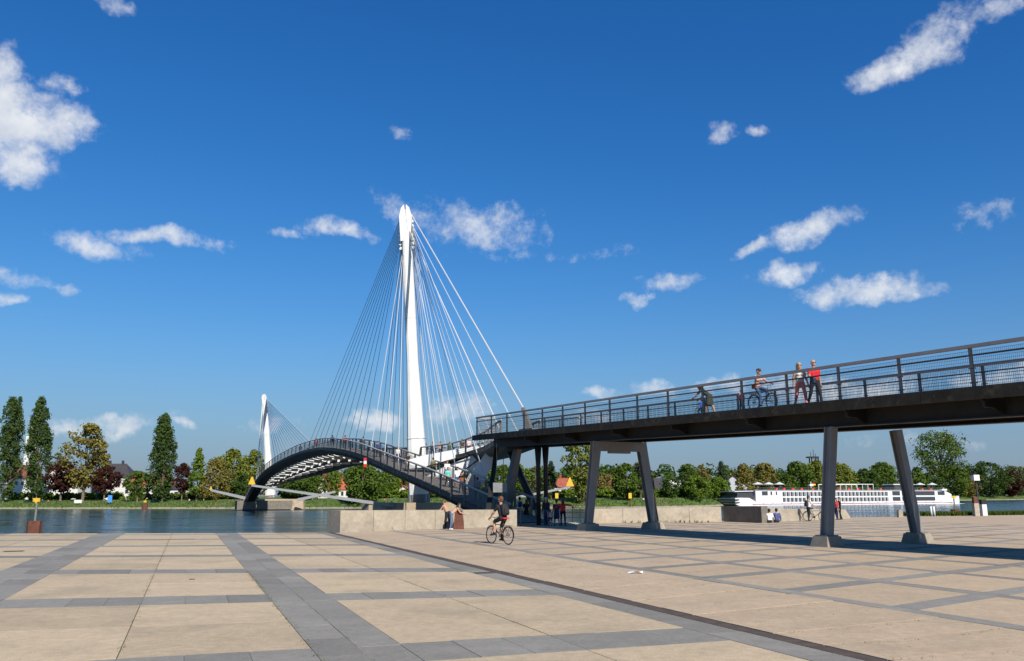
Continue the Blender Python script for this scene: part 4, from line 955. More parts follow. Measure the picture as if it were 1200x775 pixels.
house('white_villa', 789, 798, 573, 562, 52, False, M_PLASTER, M_PLASTER, 'small white villa with flat roof before the dark hall', wins=(2, 2), chim=0, hip=.0)
house('grey_gable_house', 853, 867, 570, 558, 46, True, mat('grey_plaster', (.4, .4, .42), rough=.9), M_DKROOF, 'grey gabled house above the ship stern', wins=(2, 1), chim=0)
# church tower
b = bank(29.5, 75); Y = b[1]; o = thing('church_tower', b, 'white church tower with green copper cap between the poplars', 'church tower', None)
wz = at(30, 511, Y)[2]; tw = 8.5 / 985 * Y
MB().box((b[0], Y, (b[2] + wz) / 2), (tw, tw, wz - b[2])).build('shaft', M_PLASTER, o)
M_COPPER = mat('green_copper', (.16, .36, .27), rough=.7)
MB().box((b[0], Y, wz + .5), (tw * 1.12, tw * 1.12, .9)).build('gallery', M_COPPER, o)
wz2 = at(31, 500, Y)[2]; MB().box((b[0], Y, (wz + 1 + wz2) / 2), (tw * .7, tw * .7, wz2 - wz - 1)).build('belfry', M_PLASTER, o)
MB().tube([(b[0], Y, wz2), (b[0], Y, wz2 + 1.2), (b[0], Y, wz2 + 3.4)], [tw * .48, tw * .36, .05], 8).build('cap', M_COPPER, o)
for fz in (.35, .55, .75, .9): MB().box((b[0], Y - tw / 2 - .02, b[2] + (wz - b[2]) * fz), (tw * .22, .1, 2.2)).build('window', M_GLASS, o)
# lattice tower above the wood
b = bank(957, 160); Y = b[1]; o = thing('lattice_tower', b, 'dark lattice viewing tower rising above the wood', 'tower', None)
z1, z2, z3 = at(957, 541, Y)[2], at(957, 536, Y)[2], at(956, 527, Y)[2]; hw = 3.0
for sx_, sy_ in ((-1, -1), (1, -1), (1, 1), (-1, 1)): MB().beam((b[0] + sx_ * hw, Y + sy_ * hw, b[2] - 1), (b[0] + sx_ * hw * .8, Y + sy_ * hw * .8, z2), .7, .7).build('leg', M_DARK, o)
for k in range(7):
    za, zb_ = b[2] + (z2 - b[2]) * k / 7, b[2] + (z2 - b[2]) * (k + 1) / 7
    MB().beam((b[0] - hw, Y - hw, za), (b[0] + hw, Y - hw, zb_), .35, .35).build('brace', M_DARK, o); MB().beam((b[0] + hw, Y - hw, za), (b[0] - hw, Y - hw, zb_), .35, .35).build('brace', M_DARK, o)
MB().box((b[0] - 1, Y, z2), (12 / 985 * Y, 6, 1.0)).build('platform', M_DARK, o); MB().box((b[0] + 2, Y, z1 - .4), (7 / 985 * Y, 6, 1.6)).build('platform', M_DARK, o)
for dx, zt in ((-2.0, z3 - 2), (0, z3), (1.4, z3 - 3)): MB().tube([(b[0] + dx, Y, z2), (b[0] + dx, Y, zt)], .22, 5).build('antenna', M_DARK, o)

# ------------------------------------------------------------------ river cruise ship
sL, sR = at(852, 592.8, 325), at(1124, 590.0, 375); sL[2] = sR[2] = WATER; sd = nv(sR - sL); SLN = np.linalg.norm(sR - sL); sn = np.array([sd[1], -sd[0], 0])   # sn towards the camera
def spt(f, n_, z): return sL + sd * (f * SLN) + sn * n_ + Z3 * z
HB = 5.7; T1 = 5.7
ship = thing('cruise_ship', spt(.5, 0, 0), 'long white river cruise ship with two rows of windows', 'ship')
m_ = MB(); secs = []
for f, hw_, z0, z1 in ((0, .9, .6, 2.9), (.015, 1, .0, 3.0), (.05, 1, -.6, 2.9), (.075, 1, -.6, 1.3), (.84, 1, -.6, 1.3), (.86, 1, -.6, 2.9), (.93, .85, -.4, 2.9), (.975, .5, .3, 3.2), (1.0, .06, 1.6, 3.4)):
    secs.append([spt(f, HB * hw_, z1), spt(f, HB * hw_ * .97, z0), spt(f, -HB * hw_ * .97, z0), spt(f, -HB * hw_, z1)])
m_.loft(secs); hull = m_.build('hull', M_SHIP, ship)
m_ = MB(); m_.sheet([spt(f, HB * w_ + .04, .42) for f, w_ in ((.06, .998), (.5, .998), (.84, .998), (.92, .88))], [spt(f, HB * w_ + .04, .64) for f, w_ in ((.06, 1.003), (.5, 1.003), (.84, 1.003), (.92, .89))]); m_.build('red_stripe', mat('dark_red_paint', (.25, .02, .025), rough=.5), hull, fix=False)
m_ = MB(); m_.loft([[spt(f, w_ * HB, 1.25), spt(f, w_ * HB, T1 - dz), spt(f, -w_ * HB, T1 - dz), spt(f, -w_ * HB, 1.25)] for f, w_, dz in ((.075, .97, .2), (.1, .97, 0), (.845, .97, 0), (.885, .9, .1), (.925, .75, 1.6))]); sup = m_.build('superstructure', M_SHIP, ship)
m_ = MB(); m_.beam(spt(.07, 0, T1 + .06), spt(.885, 0, T1 + .06), HB * 2.05, .14); m_.build('sun_deck', M_SHIP, sup)
M_SHIPDK = mat('ship_dark_finish', (.05, .05, .055), rough=.3, spec=.5, var=.3)  # dark glossy finish of windows, lounge, wheelhouse and stern bands
fr = []
fx = .185
k_ = 0
while fx < .62:
    for z in (2.1, 4.3):
        fr.append((fx, z, .0126, 1.6))
    fx += .0158; k_ += 1
for f, z, w_, h in fr:
    o = MB().beam(spt(f - w_ / 2, HB * .975, z), spt(f + w_ / 2, HB * .975, z), .06, h).build('window', M_SHIPDK, sup); MB().beam(spt(f + w_ * .12, HB * .985, z), spt(f + w_ * .22, HB * .985, z), .06, h).build('mullion', M_SHIP, o)
for f, z, w_, h in ((.11, 4.6, .022, 1.5), (.135, 4.6, .006, 1.3), (.155, 4.6, .005, 1.3), (.655, 4.5, .034, 1.7), (.655, 2.2, .034, 1.6), (.69, 4.5, .018, 1.7), (.69, 2.2, .018, 1.6), (.775, 4.5, .115, 1.7), (.775, 2.2, .115, 1.6), (.865, 4.5, .035, 1.5)):
    MB().beam(spt(f - w_ / 2, HB * (.975 if f < .85 else .965), z), spt(f + w_ / 2, HB * (.975 if f < .85 else .93), z), .08, h).build('window', M_SHIPDK, sup)
for i in range(22): f = .1 + i * .036; MB().beam(spt(f, HB * .99, .98), spt(f + .004, HB * .99, .98), .06, .3).build('porthole', M_SHIPDK, hull)
m_ = MB(); m_.beam(spt(.005, 0, 3.4), spt(.07, 0, 3.4), HB * 1.9, .8); m_.beam(spt(.012, 0, 4.4), spt(.07, 0, 4.4), HB * 1.6, 1.5); m_.build('aft_lounge', M_SHIPDK, ship)
m_ = MB(); m_.beam(spt(.0, 0, 5.3), spt(.085, 0, 5.5), HB * 1.8, .25); m_.build('aft_canopy', M_SHIP, ship)
for i, z in enumerate((1.2, 2.2)): MB().beam(spt(-.004, 0, z), spt(.03, 0, z), HB * 1.95, .45).build('stern_band', M_SHIPDK, hull)
def parasol(f, n_):
    o = tag(link('ship_parasol', None, None), None); bpy.data.objects.remove(o)
    c = spt(f, n_, T1 + .13); r_ = 2.2; m_ = MB(); ring = [c + np.array([r_ * math.cos(a), r_ * math.sin(a), 2.3]) for a in np.linspace(0, 2 * math.pi, 8, endpoint=False)]
    m_.add(ring + [c + Z3 * 3.1], [(i, (i + 1) % 8, 8) for i in range(8)]); m_.add(ring + [c + Z3 * 2.45], [((i + 1) % 8, i, 8) for i in range(8)])
    return c, m_
for i, (f, lab) in enumerate(((.115, 'leftmost white parasol on the ship sun deck'), (.158, 'second white parasol from the ship stern'), (.2, 'third white parasol from the ship stern'), (.765, 'left white parasol near the ship bow'), (.81, 'middle white parasol near the ship bow'), (.868, 'rightmost white parasol near the ship bow'))):
    c = spt(f, 1.0, T1 + .13); o = thing('sun_parasol', c, lab, 'parasol', 'white parasols on the sun deck')
    r_ = 2.25; m_ = MB(); ring = [c + np.array([r_ * math.cos(a), r_ * math.sin(a), 2.25]) for a in np.linspace(0, 2 * math.pi, 8, endpoint=False)]
    m_.add(ring + [c + Z3 * 3.2], [(q, (q + 1) % 8, 8) for q in range(8)]); m_.add(ring + [c + Z3 * 2.5], [((q + 1) % 8, q, 8) for q in range(8)])
    m_.build('canopy', M_SHIP, o, fix=False); MB().tube([c, c + Z3 * 2.5], .08, 6).build('pole', M_STEEL, o)
m_ = MB()
for n_ in (-4.5, 4.5):
    m_.beam(spt(.40, n_, T1 + 2.5), spt(.565, n_, T1 + 2.5), .25, .25)
    for i in range(8): f = .40 + i * .0236; m_.beam(spt(f, n_, T1 + .1), spt(f, n_, T1 + 2.5), .18, .18, upv=sn)
m_.build('pergola', M_SHIP, ship)
m_ = MB(); m_.beam(spt(.675, 0, T1 + 1.3), spt(.72, 0, T1 + 1.3), 5.5, 2.0); wh = m_.build('wheelhouse', M_SHIPDK, ship); MB().beam(spt(.668, 0, T1 + 2.5), spt(.727, 0, T1 + 2.5), 6.2, .35).build('wheelhouse_roof', M_SHIP, wh)
m_ = MB(); m_.tube([spt(.335, 0, T1), spt(.335, 0, T1 + 3.6)], .12, 6); m_.beam(spt(.328, 0, T1 + 2.2), spt(.342, 0, T1 + 2.2), .8, .8); m_.build('radar_mast', M_SHIP, ship)
m_ = MB(); m_.tube([spt(.93, 0, 2.8), spt(.93, 0, 6.9)], .2, 6); m_.beam(spt(.918, 0, 6.0), spt(.942, 0, 6.0), 1.2, .7); m_.build('bow_mast', M_SHIP, ship)
fl_ = spt(.341, 0, T1 + 1.9)
for q, cl_ in enumerate(((.02, .02, .02), (.5, .02, .02), (.75, .5, .02))): MB().beam(fl_ + Z3 * (1.2 - q * .4), fl_ + sd * 1.7 + Z3 * (1.2 - q * .4), .05, .4).build('flag_stripe', plain(cl_), ship)
m_ = MB()
for f in np.arange(.08, .88, .0135): m_.tube([spt(f, HB * .97, T1 + .1), spt(f, HB * .97, T1 + 1.1)], .045, 4)
for z in (.6, 1.1): m_.beam(spt(.08, HB * .97, T1 + z), spt(.88, HB * .97, T1 + z), .06, .06)
m_.build('deck_railing', M_STEEL, ship, fix=False)
for i, f in enumerate((.165, .195, .23, .265, .31, .42, .46, .5, .55, .6, .72, .79, .83)): MB().beam(spt(f, 3.5, T1 + .55), spt(f + .008, 3.5, T1 + .55), .8, .8).build('deck_chair', plain((.5, .04, .03)), ship)
# bow wave
m_ = MB(); m_.add([spt(.0, HB + .1, .06), spt(.0, HB + 1.6, .02), spt(.5, HB + .9, .02), spt(.97, HB + .8, .02), spt(1.0, 0, .03), spt(.93, HB * .9, .25), spt(.5, HB + .1, .12)], [(0, 1, 2, 6), (6, 2, 3, 5), (5, 3, 4)])
tag(m_.build('ship_wake', mat('foam', (.75, .78, .8), rough=.6, var=.2, scale=.5), fix=False), 'white foam along the ship waterline', None, None, 'stuff')

# ------------------------------------------------------------------ people
def nets(val, org, h):
    s = val < 0; nx, ny, nz = val.shape
    P = np.zeros((nx - 1, ny - 1, nz - 1, 3)); C = np.zeros((nx - 1, ny - 1, nz - 1))
    for ax in range(3):
        for a in (0, 1):
            for b in (0, 1):
                sl0 = [slice(0, -1)] * 3; sl1 = [slice(0, -1)] * 3; oth = [q for q in range(3) if q != ax]; o0 = np.zeros(3)
                for q, w_ in zip(oth, (a, b)):
                    sl0[q] = slice(w_, val.shape[q] - 1 + w_); sl1[q] = sl0[q]; o0[q] = w_
                sl1[ax] = slice(1, val.shape[ax])
                v0, v1 = val[tuple(sl0)], val[tuple(sl1)]; cr = (v0 < 0) != (v1 < 0)
                t = np.where(cr, v0 / np.where(cr, v0 - v1, 1), 0)
                for q in range(3): P[..., q] += np.where(cr, (t if q == ax else o0[q]), 0)
                C += cr
    act = C > 0; idx = -np.ones(act.shape, int); idx[act] = np.arange(act.sum())
    I = np.stack(np.nonzero(act), 1); V = (P[act] / C[act][:, None] + I) * h + org; Fc = []
    for ax in range(3):
        u, w_ = [(1, 2), (2, 0), (0, 1)][ax]
        sl0 = [slice(None)] * 3; sl1 = [slice(None)] * 3; sl0[ax] = slice(0, -1); sl1[ax] = slice(1, None)
        for q in (u, w_): sl0[q] = slice(1, -1); sl1[q] = slice(1, -1)
        a, b = s[tuple(sl0)], s[tuple(sl1)]; cr = np.stack(np.nonzero(a != b), 1)
        if len(cr) == 0: continue
        flip = a[tuple(cr.T)]; g = cr.copy(); g[:, u] += 1; g[:, w_] += 1
        def cell(du, dw): k = g.copy(); k[:, u] += du; k[:, w_] += dw; return idx[tuple(k.T)]
        q = np.stack([cell(-1, -1), cell(0, -1), cell(0, 0), cell(-1, 0)], 1); q[~flip] = q[~flip][:, ::-1]; Fc.append(q)
    return V, np.concatenate(Fc)
SKIN = (.42, .24, .16)
def person(loc, head_deg, lab, h=1.72, top=(.5, .5, .5), sleeve=1, bottom='trousers', bcol=(.03, .035, .06), shoe=(.05, .05, .05), hair=(.05, .03, .02), hairs='short',
           lean=0, th=(6, -6), kn=(4, 10), arms=((8, 8, 15), (-6, 8, 15)), pelvis=None, skin=SKIN, res=.026, neck=0, group=None, cap=None, glasses=False, name='person', face_yaw=0, female=False, splay=4):
    s = h / 1.7; sn_, cs_ = math.sin, math.cos
    P = []                                              # (a, b, ra, rb, tag)
    def add(a, b, ra, rb, tg): P.append((np.array(a) * s, np.array(b) * s, ra * s, rb * s, tg))
    le = R(lean); up_ = np.array([0, sn_(le), cs_(le)]); fw = np.array([0, cs_(le), -sn_(le)])
    tl, sl_, ft = .42, .40, .07
    feet = []; hipw = .09
    J = {}
    for i, sg in enumerate((-1, 1)):
        a = R(th[i]); k = R(th[i] - kn[i]); sp_ = R(splay)
        hp = np.array([sg * hipw, 0, 0]); kp = hp + np.array([sg * sn_(sp_) * tl, sn_(a) * tl, -cs_(a) * tl]); an = kp + np.array([0, sn_(k) * sl_, -cs_(k) * sl_]); J[i] = (hp, kp, an, k)
    low = min(J[i][2][2] for i in J); pz = (-low + ft) if pelvis is None else pelvis / s
    O = np.array([0, 0, pz])
    tr = bottom; lt = 'skin'
    for i, sg in enumerate((-1, 1)):
        hp, kp, an, k = J[i]; hp, kp, an = hp + O, kp + O, an + O; mid = hp + (kp - hp) * .75
        if bottom == 'trousers': add(hp, kp, .085, .06, 'bot'); add(kp, an, .06, .045, 'bot')
        elif bottom == 'shorts': add(hp, mid, .088, .078, 'bot'); add(mid, kp, .062, .054, 'skin'); add(kp, kp + (an - kp) * .35, .054, .056, 'skin'); add(kp + (an - kp) * .35, an, .056, .036, 'skin')
        else: add(hp, kp, .08, .055, 'bot' if bottom == 'skirt' else 'top'); add(kp, kp + (an - kp) * .35, .052, .054, 'skin'); add(kp + (an - kp) * .35, an, .054, .034, 'skin')
        fk = max(-.6, min(.6, k * .6)); fd = np.array([sg * .12, cs_(fk), sn_(fk) * .9 - .02]); heel = an + np.array([0, -.04, -.045])
        add(heel, heel + nv(fd) * .19, .036, .032, 'shoe'); add(an, heel, .042, .036, 'shoe')
    if bottom in ('skirt', 'dress'):
        kz = (J[0][1] + J[1][1]) / 2 + O
        for sx_ in (-.07, 0, .07): add(O + np.array([sx_, 0, .02]), kz + np.array([sx_ * 1.5, 0, .05]), .1, .11, 'bot' if bottom == 'skirt' else 'top')
    chest = O + up_ * .34; sh_ = O + up_ * .47; nk = O + up_ * .53
    wst = .075 if female else .085
    add(O + np.array([-.055, 0, .0]), O + np.array([.055, 0, .0]), .105, .105, 'bot' if bottom != 'dress' else 'top')
    for sx_ in (-.06, .06): add(O + np.array([sx_, 0, 0]) + up_ * .09, chest + np.array([sx_ * 1.25, 0, 0]), .098 if not female else .09, .108 if not female else .1, 'top')
    add(chest + np.array([-.12, 0, 0]) + up_ * .09, chest + np.array([.12, 0, 0]) + up_ * .09, .068, .068, 'top')
    if female:
        for sx_ in (-.075, .075): add(chest + np.array([sx_, 0, 0]) + fw * .07, chest + np.array([sx_, 0, 0]) + fw * .085, .06, .055, 'top')
    hu = np.array([0, sn_(le + R(neck)), cs_(le + R(neck))]); hc = nk + hu * .15
    add(sh_, nk + hu * .07, .056, .052, 'skin')
    hf = np.array([sn_(R(face_yaw)), cs_(R(face_yaw)) * hu[2], -cs_(R(face_yaw)) * hu[1]]); hx = np.cross(hf, hu)
    add(hc - hu * .045 + hf * .025, hc + hu * .035, .068, .083, 'skin'); add(hc - hu * .075 + hf * .05, hc - hu * .07 + hf * .055, .04, .04, 'skin')
    add(hc + hf * .09 - hu * .01, hc + hf * .105 - hu * .03, .012, .016, 'skin')
    for sx_ in (-1, 1): add(hc + hx * sx_ * .082 - hu * .01, hc + hx * sx_ * .086 + hu * .015 - hf * .01, .016, .02, 'skin')
    if hairs != 'bald':
        add(hc + hu * .05 - hf * .028, hc + hu * .062 + hf * .02, .088, .078, 'hair'); add(hc - hf * .045 + hu * .02, hc - hf * .04 - hu * .03, .075, .062, 'hair')
        if hairs == 'long':
            for sx_ in (-.05, .05): add(hc - hf * .05 + hx * sx_, hc - hf * .06 + hx * sx_ * 1.2 - hu * .24, .055, .045, 'hair')
        if hairs == 'bun': add(hc - hf * .1 + hu * .06, hc - hf * .11 + hu * .07, .045, .045, 'hair')
    if cap is not None: add(hc + hu * .07, hc + hu * .085 - hf * .01, .09, .085, 'cap'); add(hc + hu * .055 + hf * .08, hc + hu * .05 + hf * .15, .045, .03, 'cap')
    hands = []
    for i, sg in enumerate((-1, 1)):
        f_, o_, e_ = (R(q) for q in arms[i]); sp0 = sh_ + np.array([sg * .185, 0, 0]) - up_ * .02
        d1 = np.array([sg * sn_(o_), sn_(f_) * cs_(o_), -cs_(f_) * cs_(o_)]); el_ = sp0 + d1 * .29
        o2 = o_ * .6; d2 = np.array([sg * sn_(o2), sn_(f_ + e_) * cs_(o2), -cs_(f_ + e_) * cs_(o2)]); wr = el_ + d2 * .25
        if sleeve == 2: add(sp0, el_, .058, .046, 'top'); add(el_, wr, .045, .034, 'top')
        elif sleeve == 1: add(sp0, sp0 + d1 * .17, .06, .054, 'top'); add(sp0 + d1 * .17, el_, .044, .04, 'skin'); add(el_, wr, .04, .028, 'skin')
        else: add(sp0, el_, .053, .04, 'skin'); add(el_, wr, .04, .028, 'skin')
        pm_ = wr + d2 * .06; add(wr, pm_, .028, .033, 'skin'); hands.append((pm_ * s, d2, sg))
    A = np.array([p[0] for p in P]); B = np.array([p[1] for p in P]); lo = np.minimum(A.min(0), B.min(0)) - .16; hi = np.maximum(A.max(0), B.max(0)) + .16
    g = [np.arange(lo[q], hi[q] + res, res) for q in range(3)]; G = np.stack(np.meshgrid(*g, indexing='ij'), -1).reshape(-1, 3)
    def dist(G):
        D = np.empty((len(P), len(G)), np.float32); G = G.astype(np.float32)
        for q, (a, b, ra, rb, tg) in enumerate(P):
            a, b = a.astype(np.float32), b.astype(np.float32); ab = b - a; t = np.clip(((G - a) @ ab) / (ab @ ab + 1e-9), 0, 1); D[q] = np.linalg.norm(G - a - t[:, None] * ab, axis=1) - (ra + (rb - ra) * t)
        return D
    D = dist(G); kk = .011; mn = D.min(0); val = mn - kk * np.log(np.exp(-(D - mn) / kk).sum(0))
    V, Fq = nets(val.reshape([len(q) for q in g]), lo, res)
    cen = V[Fq].mean(1); tg = [p[4] for p in P]; order = ['skin', 'top', 'bot', 'shoe', 'hair', 'cap']; ti = np.array([order.index(t) for t in tg])
    mi = ti[np.argmin(dist(cen), 0)]
    mats = [plain(skin, .6), plain(top), plain(bcol), plain(shoe, .6), plain(hair, .6), plain(cap or (.1, .1, .1)), M_BLACK]
    b_ = MB(); b_.v = [tuple(v) for v in V]; b_.f = [tuple(int(i) for i in f) for f in Fq]; b_.m = [int(i) for i in mi]
    for pm_, d2, sg in hands:                           # fingers and thumb
        sd_ = nv(np.cross(d2, [sg * 1., 0, .3])); pn = nv(np.cross(sd_, d2))
        for q, (off_, ln) in enumerate(((-.03, .058), (-.01, .07), (.01, .066), (.03, .05))):
            a = pm_ + sd_ * off_ * s + d2 * .018 * s; b_.tube([a, a + (d2 * .6 + pn * .12 * -sg) * ln * s, a + (d2 * .85 + pn * .55 * -sg) * ln * s], [.0095 * s, .009 * s, .007 * s], 5)
        a = pm_ - sd_ * .03 * s - d2 * .02 * s; b_.tube([a, a + (-sd_ * .6 + d2 * .5) * .045 * s, a + (-sd_ * .5 + d2 * 1.1) * .06 * s], [.011 * s, .0105 * s, .008 * s], 5)
    for sx_ in (-1, 1):                                 # eyes, or dark glasses
        e_ = (hc + hx * sx_ * .034 + hf * .078 + hu * .008) * s
        if glasses: b_.box(e_ + hf * .012 * s, (.055 * s, .014 * s, .032 * s), (hx, hf, hu), 6)
        else: b_.box(e_ + hf * .002 * s, (.022 * s, .012 * s, .012 * s), (hx, hf, hu), 6)
    m0 = (hc - hu * .062 + hf * .088) * s; b_.box(m0, (.05 * s, .008 * s, .01 * s), (hx, hf, hu), 6)
    a = R(head_deg); T_ = np.eye(4); T_[:3, :3] = [[math.cos(a), -math.sin(a), 0], [math.sin(a), math.cos(a), 0], [0, 0, 1]]
    o = thing_mesh(b_, name, mats, loc, T_); tag(o, lab, 'person', group); o['_h'] = hands[0][0][2]
    del o['_h']
    W_ = lambda v: np.array(loc) + T_[:3, :3] @ (np.asarray(v) * s)
    return o, dict(chest=W_(chest), up=T_[:3, :3] @ up_, fw=T_[:3, :3] @ fw, rt=T_[:3, :3] @ np.array([1., 0, 0]), hands=[np.array(loc) + T_[:3, :3] @ q[0] for q in hands], s=s)
def thing_mesh(b_, name, mats, loc, T_):
    V = (T_[:3, :3] @ np.array(b_.v).T).T
    me = bpy.data.meshes.new(name); me.from_pydata(V.tolist(), [], b_.f)
    for q in mats: me.materials.append(q)
    me.polygons.foreach_set('material_index', b_.m); me.polygons.foreach_set('use_smooth', [True] * len(me.polygons)); me.update()
    o = link(name, me); o.location = tuple(float(q) for q in loc); return o
def hd(v): return math.degrees(math.atan2(-v[0], v[1]))   # heading angle whose forward is v
def backpack(info, col, lab, sz=(.3, .16, .44)):
    c = info['chest'] - info['fw'] * (.1 + sz[1] / 2) * info['s'] - info['up'] * .06
    o = thing('backpack', c - info['up'] * sz[2] / 2, lab, 'backpack'); m = plain(col); ax = (info['rt'], info['fw'], info['up'])
    m_ = MB(); X, Y, Z = [np.asarray(q) for q in ax]
    secs = []
    for f, k in ((-.5, .7), (-.42, .95), (0, 1), (.35, .92), (.5, .55)):
        secs.append([c + Z * sz[2] * f + X * sz[0] / 2 * k * math.copysign(abs(math.cos(a)) ** .5, math.cos(a)) + Y * sz[1] / 2 * k * math.copysign(abs(math.sin(a)) ** .5, math.sin(a)) for a in np.linspace(0, 2 * math.pi, 12, endpoint=False)])
    m_.loft(secs); m_.build('bag', m, o, smooth=True); MB().box(c - Y * sz[1] * .52 - Z * .08, (sz[0] * .7, .05, sz[2] * .4), ax).build('pocket', m, o)
    for sx_ in (-.11, .11): MB().tube([c + X * sx_ + Y * .08 + Z * .17, c + X * sx_ * 1.2 + Y * .2 + Z * .22, c + X * sx_ * 1.25 + Y * .32 + Z * .05], .018, 5).build('strap', m, o)
def bicycle(loc, fwd, lab, col=(.03, .03, .035), k=1.0, basket=None, slope=0.0, lean=0.0):
    f = nv(np.array([fwd[0], fwd[1], slope])); r_ = nv(np.cross(f, Z3)); u_ = np.cross(r_, f); loc = np.array(loc, float)
    u2 = nv(u_ + r_ * math.tan(R(lean))); r2 = nv(np.cross(f, u2)); 
    W_ = lambda y, z, x=0.0: loc + f * y * k + u2 * z * k + r2 * x * k
    o = thing('bicycle', loc, lab, 'bicycle'); m = plain(col, .35, 'bike_paint_%d' % int(sum(col) * 997)); rr = .335
    for y in (-.53, .53):
        c = W_(y, rr); ring = [c + (f * math.cos(a) + u2 * math.sin(a)) * rr * k * .965 for a in np.linspace(0, 2 * math.pi, 28, endpoint=False)]
        wl = MB().tube(ring, .019 * k, 6, closed=True).build('tyre', M_BLACK, o, smooth=True)
        ring = [c + (f * math.cos(a) + u2 * math.sin(a)) * rr * k * .91 for a in np.linspace(0, 2 * math.pi, 28, endpoint=False)]
        MB().tube(ring, .011 * k, 5, closed=True).build('rim', M_GALV, wl, smooth=True)
        s_ = MB()
        for q in range(18): a = 2 * math.pi * q / 18; s_.tube([c + r2 * .02 * (-1) ** q, c + (f * math.cos(a + .25) + u2 * math.sin(a + .25)) * rr * k * .91], .0022 * k, 3)
        s_.tube([c - r2 * .06, c + r2 * .06], .024 * k, 6); s_.build('spokes', M_GALV, wl)
        g_ = MB(); arc = [c + (f * math.cos(a) + u2 * math.sin(a)) * (rr + .03) * k for a in np.linspace(R(40 if y > 0 else 15), R(165 if y > 0 else 190), 9)]; g_.tube(arc, .012 * k, 5); g_.build('mudguard', M_BLACK, o)
    bb, st_, hd_, ht = W_(-.09, .29), W_(-.23, .80), W_(.36, .62), W_(.33, .84)
    fr_ = MB()
    for a, b2, q in ((bb, st_, .017), (bb, hd_, .019), (W_(-.2, .72), W_(.35, .74), .016), (hd_, ht, .02)): fr_.tube([a, b2], q * k, 7)
    for x in (-.05, .05): fr_.tube([bb + r2 * x * .4, W_(-.53, rr, x)], .01 * k, 6); fr_.tube([W_(-.21, .74, x * .3), W_(-.53, rr, x)], .009 * k, 6)
    fr_.build('frame', m, o, smooth=True)
    k_ = MB()
    for x in (-.045, .045): k_.tube([W_(.37, .6, x), W_(.44, .45, x), W_(.53, rr, x)], .011 * k, 6)
    k_.build('fork', m, o, smooth=True)
    h_ = MB(); h_.tube([ht, W_(.31, .98)], .014 * k, 6); h_.tube([W_(.2, 1.0, -.28), W_(.33, 1.02, -.2), W_(.33, 1.0, 0), W_(.33, 1.02, .2), W_(.2, 1.0, .28)], .012 * k, 6); h_.build('handlebar', M_GALV, o, smooth=True)
    s_ = MB(); s_.loft([[W_(y, .9 + z, x) for x, z in ((-w_, 0), (-w_ * .7, .035), (w_ * .7, .035), (w_, 0), (0, -.04))] for y, w_ in ((-.37, .06), (-.3, .085), (-.2, .05), (-.1, .02))]); s_.build('saddle', M_BLACK, o, smooth=True)
    MB().tube([st_, W_(-.255, .9)], .013 * k, 6).build('seat_post', M_GALV, o)
    c_ = MB(); c_.tube([W_(-.09, .29, -.07), W_(-.09, .29, .07)], .02 * k, 6); c_.tube([W_(-.09, .29, .06) + (f * math.cos(a) + u2 * math.sin(a)) * 0 for a in (0,)] + [W_(-.09, .29, .075)], .09 * k, 12)
    c_.tube([W_(-.09, .29, .08), W_(-.09, .12, .09)], .011 * k, 5); c_.tube([W_(-.09, .29, -.08), W_(-.09, .46, -.09)], .011 * k, 5)
    c_.box(W_(-.09, .12, .14), (.09 * k, .08 * k, .02 * k), (r2, f, u2)); c_.box(W_(-.09, .46, -.14), (.09 * k, .08 * k, .02 * k), (r2, f, u2)); c_.build('crank', M_DARK, o)
    ra = MB(); ra.tube([W_(-.24, .7, -.05), W_(-.75, .7, -.05)], .007 * k, 4); ra.tube([W_(-.24, .7, .05), W_(-.75, .7, .05)], .007 * k, 4); ra.tube([W_(-.7, .7, .05), W_(-.53, rr, .06)], .006 * k, 4); ra.tube([W_(-.7, .7, -.05), W_(-.53, rr, -.06)], .006 * k, 4); ra.build('rear_rack', M_DARK, o)
    return W_
# the cyclist crossing the plaza
f_ = nv(np.array([-.62, .78, 0])); cb = gp(585.5, 637.8)
bicycle(cb, f_, 'dark city bicycle ridden across the plaza by the man in black')
o, inf = person(cb + f_ * -.22, hd(f_), 'man in black shirt and red-black shorts cycling across the plaza', h=1.78, top=(.018, .018, .02), sleeve=1, bottom='shorts', bcol=(.02, .02, .022), shoe=(.03, .03, .03), hair=(.13, .055, .025),
        lean=14, th=(72, 38), kn=(78, 42), arms=((36, 7, 10), (36, 7, 10)), pelvis=.98, res=.017, neck=-8, splay=3)
backpack(inf, (.02, .02, .024), 'black backpack on the cyclist crossing the plaza', (.32, .17, .46))
q = cb + f_ * -.3; MB_ = MB(); MB_.box(q + Z3 * .98 - f_ * .06, (.26, .12, .05), (nv(np.cross(f_, Z3)), f_, Z3)); tag(MB_.build('hip_bag', plain((.5, .02, .03))), 'red bag strap round the hips of the plaza cyclist', 'bag')
